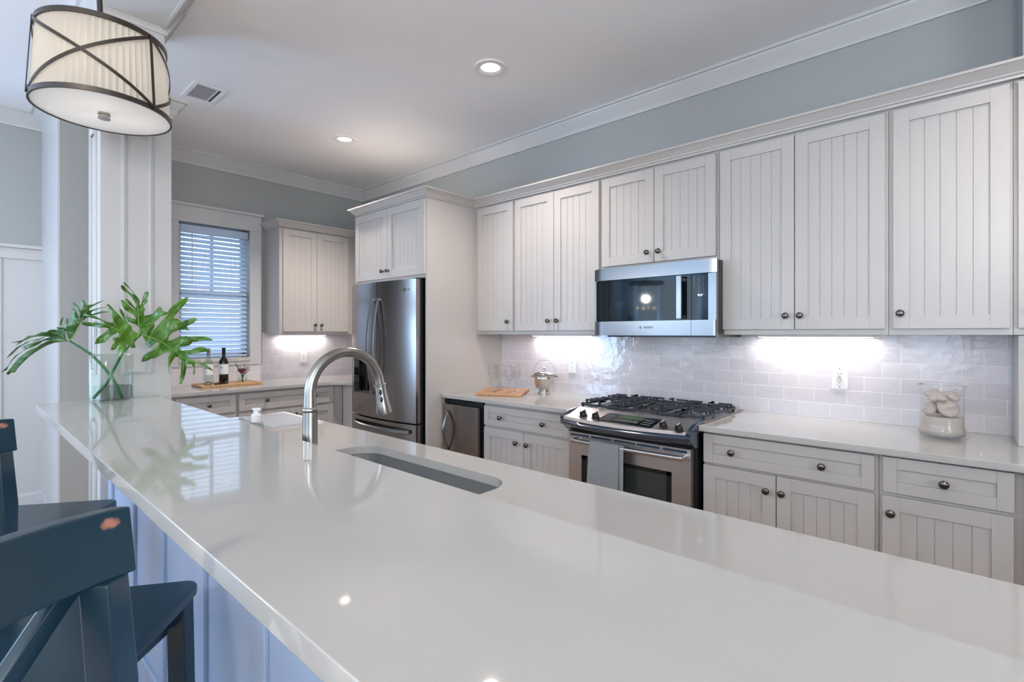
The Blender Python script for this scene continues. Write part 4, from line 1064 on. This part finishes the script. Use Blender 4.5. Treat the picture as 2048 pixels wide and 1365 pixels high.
for q in ([(905, 860), (700, 850), (450, 930), (150, 1180)], [(905, 860), (780, 780), (660, 740)], [(1010, 700), (950, 560), (945, 460)], [(1060, 600), (1010, 480), (960, 390)], [(1100, 520), (1085, 420), (1064, 340)]):
    tube(bm, [p-b1 for p in dline(q, dep1, 0, 0, 550, 6.5, -.003)], .0008, 5)
obj('veins', bm, 'vein', bl1, smooth=True)
C = Vector((VX, VY, 0)); 
bm = BM(); pp = [(139, 683, 2.235), (160, 695, 2.24), (182, 709, 2.25), (205, 732, 2.27), (222, 752, 2.29), (233, 772, 2.30), (245, 797, 2.31)]
tube(bm, [unproj(*p)-b1 for p in pp], [.0045, .005, .0055, .006, .0062, .0065, .0068], 12); obj('leaf_stem', bm, 'stem', l1, smooth=True)
B1 = [(55,862),(75,800),(110,765),(160,730),(200,700),(240,675),(200,655),(110,655),(20,640),(-60,632),(-105,615),(-100,580),(-60,585),(0,590),(70,590),(120,600),(200,612),(150,578),(80,548),(0,528),(-85,500),(-75,480),(0,500),(80,520),(150,560),(230,592),(285,592),(275,520),(250,450),(225,400),(200,360),(240,370),(280,410),(320,460),(370,505),(405,555),(430,580),(410,530),(375,470),(358,420),(370,408),(400,440),(430,500),(440,560),(470,600),(515,640),(525,690),(570,712),(625,735),(590,790),(545,800),(560,910),(510,905),(465,870),(440,866),(455,890),(430,960),(400,1010),(370,1030),(350,990),(350,930),(370,880),(340,880),(330,910),(290,935),(255,930),(270,880),(310,830),(270,800),(300,780),(340,775),(370,740),(340,712),(300,740),(260,765),(220,800),(190,840),(130,852)]
B2 = [(600,700),(615,660),(560,612),(480,580),(440,530),(460,510),(520,540),(575,552),(540,502),(480,462),(430,432),(395,370),(383,320),(400,310),(440,340),(490,390),(550,440),(572,452),(545,422),(490,372),(445,332),(435,305),(455,298),(490,325),(530,380),(568,418),(575,380),(550,330),(520,280),(470,232),(415,200),(385,165),(380,135),(400,125),(430,150),(450,180),(490,215),(528,243),(548,246),(500,182),(440,132),(408,100),(415,88),(445,105),(490,160),(550,232),(600,290),(620,340),(610,380),(635,370),(650,330),(655,280),(675,225),(700,205),(730,215),(725,260),(705,300),(718,330),(700,350),(665,380),(670,410),(685,430),(665,470),(670,505),(720,505),(790,480),(830,430),(865,395),(890,420),(905,450),(975,470),(940,500),(870,515),(850,550),(800,590),(800,640),(770,690),(735,730),(700,760),(640,742)]
B3 = [(630,705),(700,735),(760,715),(790,690),(850,620),(920,530),(950,500),(975,440),(1020,390),(1100,320),(1200,275),(1222,285),(1200,340),(1130,420),(1060,500),(1035,550),(1080,545),(1135,580),(1200,560),(1290,530),(1330,553),(1280,600),(1210,635),(1200,655),(1240,690),(1170,680),(1090,685),(1020,720),(980,765),(965,822),(1020,812),(1100,770),(1200,758),(1215,770),(1300,765),(1440,768),(1530,805),(1500,818),(1400,815),(1330,830),(1270,835),(1240,870),(1190,885),(1110,890),(1120,935),(1190,930),(1260,930),(1330,905),(1410,893),(1460,925),(1500,960),(1430,955),(1340,970),(1260,985),(1190,987),(1230,1030),(1300,1070),(1400,1100),(1480,1140),(1540,1200),(1470,1172),(1380,1122),(1302,1090),(1300,1140),(1305,1210),(1290,1250),(1280,1220),(1285,1170),(1265,1110),(1200,1100),(1190,1180),(1170,1280),(1140,1350),(1115,1360),(1110,1300),(1125,1180),(1130,1070),(1095,1020),(1050,1020),(1020,1070),(990,1130),(985,1200),(1003,1243),(975,1200),(968,1130),(970,1020),(1000,962),(960,965),(900,985),(850,1010),(820,1030),(760,1040),(700,1070),(650,1083),(633,1075),(660,1010),(720,960),(790,920),(850,872),(855,840),(820,850),(770,880),(742,912),(700,840),(655,765)]
l2 = thing('philodendron_leaf', 'large bright green split philodendron leaf spreading right over the vase', 'leaf', tuple(unproj(185, 800, 2.28)))
b2 = Vector(l2.location)
bl2 = blade([leafmesh([B1], lambda x, y: dep2(x, y)-.008, 0, 6.204, 180, 550), leafmesh([B2], lambda x, y: dep2(x, y)+.004, 0, 6.204, 180, 550), leafmesh([B3], dep2, 0, 6.204, 180, 550)], b2, l2, 'leaf')
bm = BM()
for q, r0 in (([(620, 735), (740, 770), (880, 830), (1010, 910), (1160, 1030), (1300, 1085), (1480, 1150)], .0019), ([(620, 735), (480, 705), (350, 680), (200, 620), (0, 560)], .0016), ([(620, 740), (605, 640), (600, 500), (590, 380), (560, 300)], .0016),
           ([(740, 770), (880, 640), (980, 530), (1190, 300)], .0012), ([(880, 830), (980, 740), (1120, 640), (1300, 550)], .0012), ([(950, 870), (1100, 830), (1250, 800), (1500, 805)], .001), ([(1060, 930), (1250, 950), (1400, 930)], .001),
           ([(1160, 1030), (1160, 1150), (1130, 1330)], .001), ([(940, 870), (820, 960), (660, 1065)], .001), ([(350, 680), (250, 740), (90, 830)], .001), ([(480, 705), (400, 800), (290, 910)], .001), ([(340, 670), (270, 520), (220, 380)], .001), ([(605, 640), (720, 560), (860, 420)], .001), ([(600, 500), (500, 420), (400, 330)], .001), ([(605, 640), (780, 600), (930, 490)], .0008)):
    P_ = [p-b2 for p in dline(q, dep2, 0, 180, 550, 6.204, -.010)]; tube(bm, P_, [r0*(1-.6*i/(len(P_)-1)) for i in range(len(P_))], 6)
obj('veins', bm, 'vein', bl2, smooth=True)
bm = BM(); pp = [(284, 668, 2.20), (262, 688, 2.215), (245, 706, 2.25), (228, 738, 2.28), (215, 765, 2.30), (187, 797, 2.31)]
tube(bm, [unproj(*p)-b2 for p in pp], [.0035, .0045, .006, .0062, .0065, .0068], 12); obj('leaf_stem', bm, 'stem', l2, smooth=True)

# ================================================================== PENDANT LAMP
k_ = 1.08; LX, LY = -2.315*k_, .3645*k_; LZ = EYE+.8*k_; RB, RT, LH = .200*k_, .185*k_, .26*k_
pd = thing('pendant_lamp', 'drum pendant with pleated cream shade and crossed dark metal bands above the bar', 'pendant lamp', (LX, LY, LZ))
def rad_at(z): return RB+(RT-RB)*z/LH
bm = BM(); N = 64; vb = []; vt = []
for k in range(N*2):
    a = PI*k/N; dr = -.012 if k % 2 else -.0012
    vb.append(bm.verts.new(((RB+dr)*math.cos(a), (RB+dr)*math.sin(a), .006))); vt.append(bm.verts.new(((RT+dr)*math.cos(a), (RT+dr)*math.sin(a), LH-.006)))
for k in range(N*2): bm.faces.new((vb[k], vb[(k+1) % (2*N)], vt[(k+1) % (2*N)], vt[k]))
obj('lamp_shade', bm, 'shade', pd)
for z, nm in ((0, 'bottom_ring'), (LH, 'top_ring')):
    bm = BM(); r = rad_at(z); zz = z-.007 if z == 0 else z-.011
    lathe(bm, [(r+.0005, zz), (r+.004, zz), (r+.004, zz+.018), (r+.0005, zz+.018), (r-.002, zz+.018), (r-.002, zz)], seg=96); obj(nm, bm, 'bronze', pd, smooth=True, autos=40)
nodes = [R(33), R(153), R(273)]
def bandmesh(bm, a0, z0, a1, z1, w_=.012, off=.003):
    n = 32; prev = None
    for k in range(n+1):
        t = k/n; a = a0+(a1-a0)*t; z = z0+(z1-z0)*t; r = rad_at(z)+off
        tang = Vector(((a1-a0)*r, (z1-z0))).normalized(); nn = Vector((-tang.y, tang.x))*w_/2
        ring_ = []
        for s, o_ in ((1, 0), (-1, 0), (-1, .003), (1, .003)):
            aa = a+nn.x*s/r; z_ = z+nn.y*s; rr_ = rad_at(z_)+off-.001+o_
            ring_.append(bm.verts.new((rr_*math.cos(aa), rr_*math.sin(aa), z_)))
        if prev:
            for i in range(4): bm.faces.new((prev[i], prev[(i+1) % 4], ring_[(i+1) % 4], ring_[i]))
        prev = ring_
for i in range(3):
    a, b = nodes[i], nodes[(i+1) % 3]
    if b < a: b += 2*PI
    bm = BM(); bandmesh(bm, a, .004, b, LH-.006); obj('cross_band', bm, 'bronze', pd)
    bm = BM(); bandmesh(bm, a, LH-.006, b, .004, off=.0055); obj('cross_band', bm, 'bronze', pd)
    bm = BM(); bandmesh(bm, a, .0, a+.001, LH, w_=.010, off=.007); obj('upright_band', bm, 'bronze', pd)
bm = BM(); lathe(bm, [(0, -.004), (RB-.002, -.004), (RB-.002, -.001), (0, -.001)], seg=96); obj('diffuser', bm, 'diffuser', pd, smooth=True, autos=40)
bm = BM(); lathe(bm, [(0, -.004), (.020, -.004), (.020, -.011), (.0175, -.012), (.0175, -.018), (.020, -.019), (.020, -.026), (0, -.0265)], seg=32); obj('finial', bm, 'chrome', pd, smooth=True, autos=35)
bm = BM(); tube(bm, [(0, 0, .01), (-.012, -.006, LH), (-.055, -.018, ZC-.022-LZ)], .0095, 12); lathe(bm, [(0, .0), (.055, .0), (.06, .012), (.06, .02), (0, .02)], (-.055, -.018, ZC-.021-LZ), 32)
for k in range(3):
    a = nodes[k]; tube(bm, [(-.004, -.002, LH-.004), (RT*math.cos(a), RT*math.sin(a), LH-.004)], .003, 8)
obj('rod', bm, 'bronze', pd, smooth=True, autos=40)
for k in range(3):
    a = nodes[k]+R(60); bm = BM(); bmesh.ops.create_uvsphere(bm, u_segments=16, v_segments=10, radius=.028); bmesh.ops.translate(bm, verts=bm.verts, vec=(.085*math.cos(a), .085*math.sin(a), .15)); obj('bulb', bm, mat('pendant_bulb', 'ffffff', .5, emit='fff8ee', es=12.5), pd, smooth=True)

# ================================================================== CEILING FITTINGS
def downlight(label, x, y, group='recessed ceiling lights'):
    t = thing('recessed_light', label, 'ceiling light', (x, y, ZC-.012), 0, group)
    bm = BM(); lathe(bm, [(.062, .003), (.070, .0), (.096, .0025), (.098, .011), (.062, .011)], seg=48); obj('trim_ring', bm, 'lightring', t, smooth=True, autos=50)
    bm = BM(); lathe(bm, [(.062, .0105), (.060, .0115), (0, .0115)], seg=32); obj('reflector', bm, mat('reflector', 'ffffff', .3, emit='fff3ea', es=.85), t)
    bm = BM(); lathe(bm, [(.034, .0112), (.036, .006), (.030, .003), (0, .001)], seg=32); obj('bulb', bm, 'bulb', t, smooth=True)
    d = bpy.data.lights.new('downlight', 'SPOT'); d.energy = 105 if x < -3 else (66 if x < -1 else 40); d.color = (1, .89, .81); d.spot_size = R(125); d.spot_blend = .8; d.shadow_soft_size = .05
    o = bpy.data.objects.new('downlight', d); scn.collection.objects.link(o); o.location = (x, y, ZC-.035)
downlight('lit recessed ceiling light nearer the viewer, above the range', -2.185, 2.22)
downlight('lit recessed ceiling light farther back, in front of the fridge', -3.906, 2.213)
downlight('unseen recessed ceiling light added for illumination above the right counter', .45, 2.22)  # extra unseen lamp, added only for illumination
vt_ = thing('ceiling_vent', 'white ceiling air vent with slats between the column and the recessed lights', 'vent', (-3.868, 1.148, ZC-.008))
bm = BM(); hx, hy = .155, .102
for (a, b, c, d) in ((-hx, hx, -hy, -hy+.03), (-hx, hx, hy-.03, hy), (-hx, -hx+.035, -hy+.03, hy-.03), (hx-.035, hx, -hy+.03, hy-.03)): box(bm, a, b, c, d, 0, .0075)
obj('frame', bm, 'white', vt_, bevel=.003)
bm = BM(); box(bm, -hx+.03, hx-.03, -hy+.025, hy-.025, .0068, .0075); obj('backing', bm, mat('vent_dark', '4a545f', .6), vt_)
bm = BM()
for k in range(11):
    x = -hx+.05+k*.021; prism(bm, [(x-.004, .0035), (x+.009, .0008), (x+.010, .0018), (x-.003, .0045)], -hy+.03, hy-.052, axis='y')
box(bm, -hx+.035, hx-.035, hy-.056, hy-.050, .001, .006)
obj('slats', bm, 'white', vt_)

# ================================================================== UNDER-CABINET LIGHTS
def ucl(label, loc, rz, Lx, power):
    t = thing('undercabinet_light', label, 'light', loc, rz, 'lights under the wall cabinets')
    bm = BM(); box(bm, -Lx/2, Lx/2, -.02, .02, .004, .016); obj('housing', bm, 'white', t)
    bm = BM(); box(bm, -Lx/2+.005, Lx/2-.005, -.014, .014, .001, .004); obj('lens', bm, mat('lit_lens', 'ffffff', .5, emit='fff2ec', es=5), t)
    a = area('undercabinet_glow', (loc[0], loc[1], loc[2]-.004), (0, 0, rz), Lx-.02, .02, power, (1, .93, .90))
ucl('slim light strip under the cabinet left of the microwave', (-2.33, YB-.055, ZU0-.017), 0, .55, 1.6)
ucl('slim light strip under the cabinet right of the microwave', (-.63, YB-.055, ZU0-.017), 0, .55, 1.6)
ucl('slim light strip under the cabinet beside the window', (XW+.055, 2.45, ZU0-.017), R(90), .5, 1.6)

# ================================================================== BAR STOOLS
def make_stool(label, loc, rz):
    t = thing('bar_stool', label, 'bar stool', loc, rz, 'dark blue wooden bar stools along the bar')
    SZ = .752
    # seat (trapezoid with bowed front, scooped)
    outline = []
    wb, wf, yb, yf = .185, .253, -.19, .212
    outline += [(-wb, yb), (wb, yb)]
    cr = .035
    for k in range(5):
        a = R(-10+k*22); outline.append((wf-cr+cr*math.cos(a), yf-cr+cr*math.sin(a)))
    for k in range(1, 8):
        u = 1-2*k/8; outline.append((u*(wf-.035), yf+.018*(1-u*u)))
    for k in range(5):
        a = R(102+k*22); outline.append((-wf+cr+cr*math.cos(a), yf-cr+cr*math.sin(a)))
    bm = BM(); prism(bm, outline, SZ-.026, SZ); obj('seat', bm, 'stool', t, bevel=.006, bseg=3)
    for sx in (-1, 1):
        # front legs
        bm = BM(); x = sx*.214; y = .178
        prism(bm, [(x-.021, y-.021), (x+.021, y-.021), (x+.021, y+.021), (x-.021, y+.021)], 0, SZ-.026)
        for v in bm.verts:
            if v.co.z < .01: v.co.x += sx*.012; v.co.y += .008
        obj('leg', bm, 'stool', t, bevel=.003)
        # rear leg running up into the back post
        bm = BM(); prof_ = [(0, -.245, .170), (.35, -.21, .162), (.74, -.178, .154), (.98, -.173, .150), (1.103, -.181, .147)]
        rings = []
        for z, y, x in prof_:
            x *= sx; w2 = .0185 if z < 1 else .0165; d2 = .016 if z > .7 else .02
            rings.append([bm.verts.new(p) for p in ((x-w2, y-d2, z), (x+w2, y-d2, z), (x+w2, y+d2, z), (x-w2, y+d2, z))])
        for A, B_ in zip(rings, rings[1:]):
            for i in range(4): bm.faces.new((A[i], A[(i+1) % 4], B_[(i+1) % 4], B_[i]))
        bm.faces.new(rings[0]); bm.faces.new(rings[-1]); obj('leg', bm, 'stool', t, bevel=.003)
        bm = BM(); box(bm, sx*.18-.011, sx*.18+.011, -.17, .16, SZ-.095, SZ-.027); box(bm, sx*.18-.011, sx*.18+.011, -.20, .15, .30, .335); obj('side_rail', bm, 'stool', t, bevel=.002)
    bm = BM(); box(bm, -.18, .18, .148, .170, SZ-.095, SZ-.027); box(bm, -.15, .15, -.186, -.166, SZ-.095, SZ-.027); obj('apron', bm, 'stool', t, bevel=.002)
    bm = BM(); box(bm, -.185, .185, .158, .185, .20, .245); box(bm, -.185, .185, -.222, -.200, .34, .37); obj('footrest', bm, 'stool', t, bevel=.003)
    # curved crest rail
    hwc = .168; dep = .046
    def cy(x, z): return -.170-dep*(1-(abs(x)/hwc)**2.2)-.10*(z-1.10)
    n = 20; rows = []
    for k in range(n+1):
        x = -hwc+2*hwc*k/n; u = x/hwc
        zt = 1.176+.004*(1-u*u); zb = 1.102
        th = .011
        rows.append([bm2 for bm2 in ((x, cy(x, zb)-th, zb), (x, cy(x, zt)-th, zt), (x, cy(x, zt)+th, zt), (x, cy(x, zb)+th, zb))])
    bm = BM(); rv = [[bm.verts.new(p) for p in r_] for r_ in rows]
    for A, B_ in zip(rv, rv[1:]):
        for i in range(4): bm.faces.new((A[i], A[(i+1) % 4], B_[(i+1) % 4], B_[i]))
    bm.faces.new(rv[0]); bm.faces.new(rv[-1]); obj('top_rail', bm, 'stoolcrest', t, bevel=.0025)
    # crossed braces
    for s in (-1, 1):
        bm = BM(); rings = []
        for k in range(9):
            u = k/8; x = s*(-.135+.27*u); z = .79+.325*u; y = -.186-.033*math.sin(PI*u)-.006*u + (.006*s)
            rings.append([bm.verts.new((x+a*s, y+b, z-a*.9)) for a, b in ((-.009, -.007), (.009, -.007), (.009, .007), (-.009, .007))])
        for A, B_ in zip(rings, rings[1:]):
            for i in range(4): bm.faces.new((A[i], A[(i+1) % 4], B_[(i+1) % 4], B_[i]))
        bm.faces.new(rings[0]); bm.faces.new(rings[-1]); obj('cross_brace', bm, 'stool', t, bevel=.002)
    return t
# crest paint with rubbed-through wood patch near its end and on the top edge
def crest():
    m = mat('stool_rubbed_paint', '17303d', .3, coat=.15); nt = m.node_tree; b = nt.nodes['Principled BSDF']
    tc = nt.nodes.new('ShaderNodeTexCoord'); sp = nt.nodes.new('ShaderNodeSeparateXYZ'); nt.links.new(tc.outputs['Object'], sp.inputs[0])
    def d2(ax, c, s):
        a = nt.nodes.new('ShaderNodeMath'); a.operation = 'SUBTRACT'; a.inputs[1].default_value = c; nt.links.new(sp.outputs[ax], a.inputs[0])
        q = nt.nodes.new('ShaderNodeMath'); q.operation = 'DIVIDE'; q.inputs[1].default_value = s; nt.links.new(a.outputs[0], q.inputs[0])
        p = nt.nodes.new('ShaderNodeMath'); p.operation = 'POWER'; p.inputs[1].default_value = 2; nt.links.new(q.outputs[0], p.inputs[0]); return p
    A, B_ = d2(0, -.149, .008), d2(2, 1.163, .0065)
    s = nt.nodes.new('ShaderNodeMath'); s.operation = 'ADD'; nt.links.new(A.outputs[0], s.inputs[0]); nt.links.new(B_.outputs[0], s.inputs[1])
    n = nt.nodes.new('ShaderNodeTexNoise'); n.inputs['Scale'].default_value = 120; nt.links.new(tc.outputs['Object'], n.inputs[0])
    s2 = nt.nodes.new('ShaderNodeMath'); s2.operation = 'MULTIPLY_ADD'; nt.links.new(n.outputs[0], s2.inputs[0]); s2.inputs[1].default_value = 1.6; nt.links.new(s.outputs[0], s2.inputs[2])
    mr = nt.nodes.new('ShaderNodeMapRange'); mr.inputs[1].default_value = 2.0; mr.inputs[2].default_value = .9; nt.links.new(s2.outputs[0], mr.inputs[0])
    mx = nt.nodes.new('ShaderNodeMix'); mx.data_type = 'RGBA'; mx.inputs[6].default_value = lin('17303d'); mx.inputs[7].default_value = lin('a5715f')
    nt.links.new(mr.outputs[0], mx.inputs[0]); nt.links.new(mx.outputs[2], b.inputs['Base Color'])
    return m
M['stoolcrest'] = crest()
RZ = R(-45)
s1 = make_stool('nearest dark blue bar stool, its curved top rail with rubbed spot at lower left', (-.474, .135, 0), RZ)
s2 = copy_tree(s1); s2.location = (-1.405, .094, 0); s2['label'] = 'middle dark blue bar stool whose seat corner shows behind the nearest rail'
s3 = copy_tree(s1); s3.location = (-2.335, .094, 0); s3['label'] = 'farthest dark blue bar stool, its seat partly hidden at the left edge'

# ================================================================== DINING CHANDELIER (behind the viewer, mirrored in the microwave glass)
ch = thing('chandelier', 'glass-strand drum chandelier of the dining side, mirrored in the microwave door', 'chandelier', (-3.6, -1.5, 1.62))
bm = BM(); lathe(bm, [(.255, .50), (.27, .50), (.27, .53), (.255, .53)], seg=40); tube(bm, [(0, 0, .52), (0, 0, ZC-1.62-.002)], .008, 8); box(bm, -.26, .26, -.006, .006, .51, .52); box(bm, -.006, .006, -.26, .26, .51, .52)
obj('frame', bm, 'bronze', ch)
bm = BM()
for k in range(30):
    a = 2*PI*k/30
    for j in range(9):
        bmesh.ops.create_icosphere(bm, subdivisions=1, radius=.016, matrix=Matrix.Translation((.26*math.cos(a), .26*math.sin(a), .03+j*.054)) @ Matrix.Diagonal((.7, .7, 1.2, 1)))
obj('strands', bm, 'pane', ch)['kind'] = 'stuff'
for k in range(4):
    a = PI/4+PI/2*k; bm = BM(); bmesh.ops.create_uvsphere(bm, u_segments=12, v_segments=8, radius=.022); bmesh.ops.translate(bm, verts=bm.verts, vec=(.13*math.cos(a), .13*math.sin(a), .14)); obj('bulb', bm, mat('candle_bulb', 'ffffff', .5, emit='ffd9a8', es=7), ch)
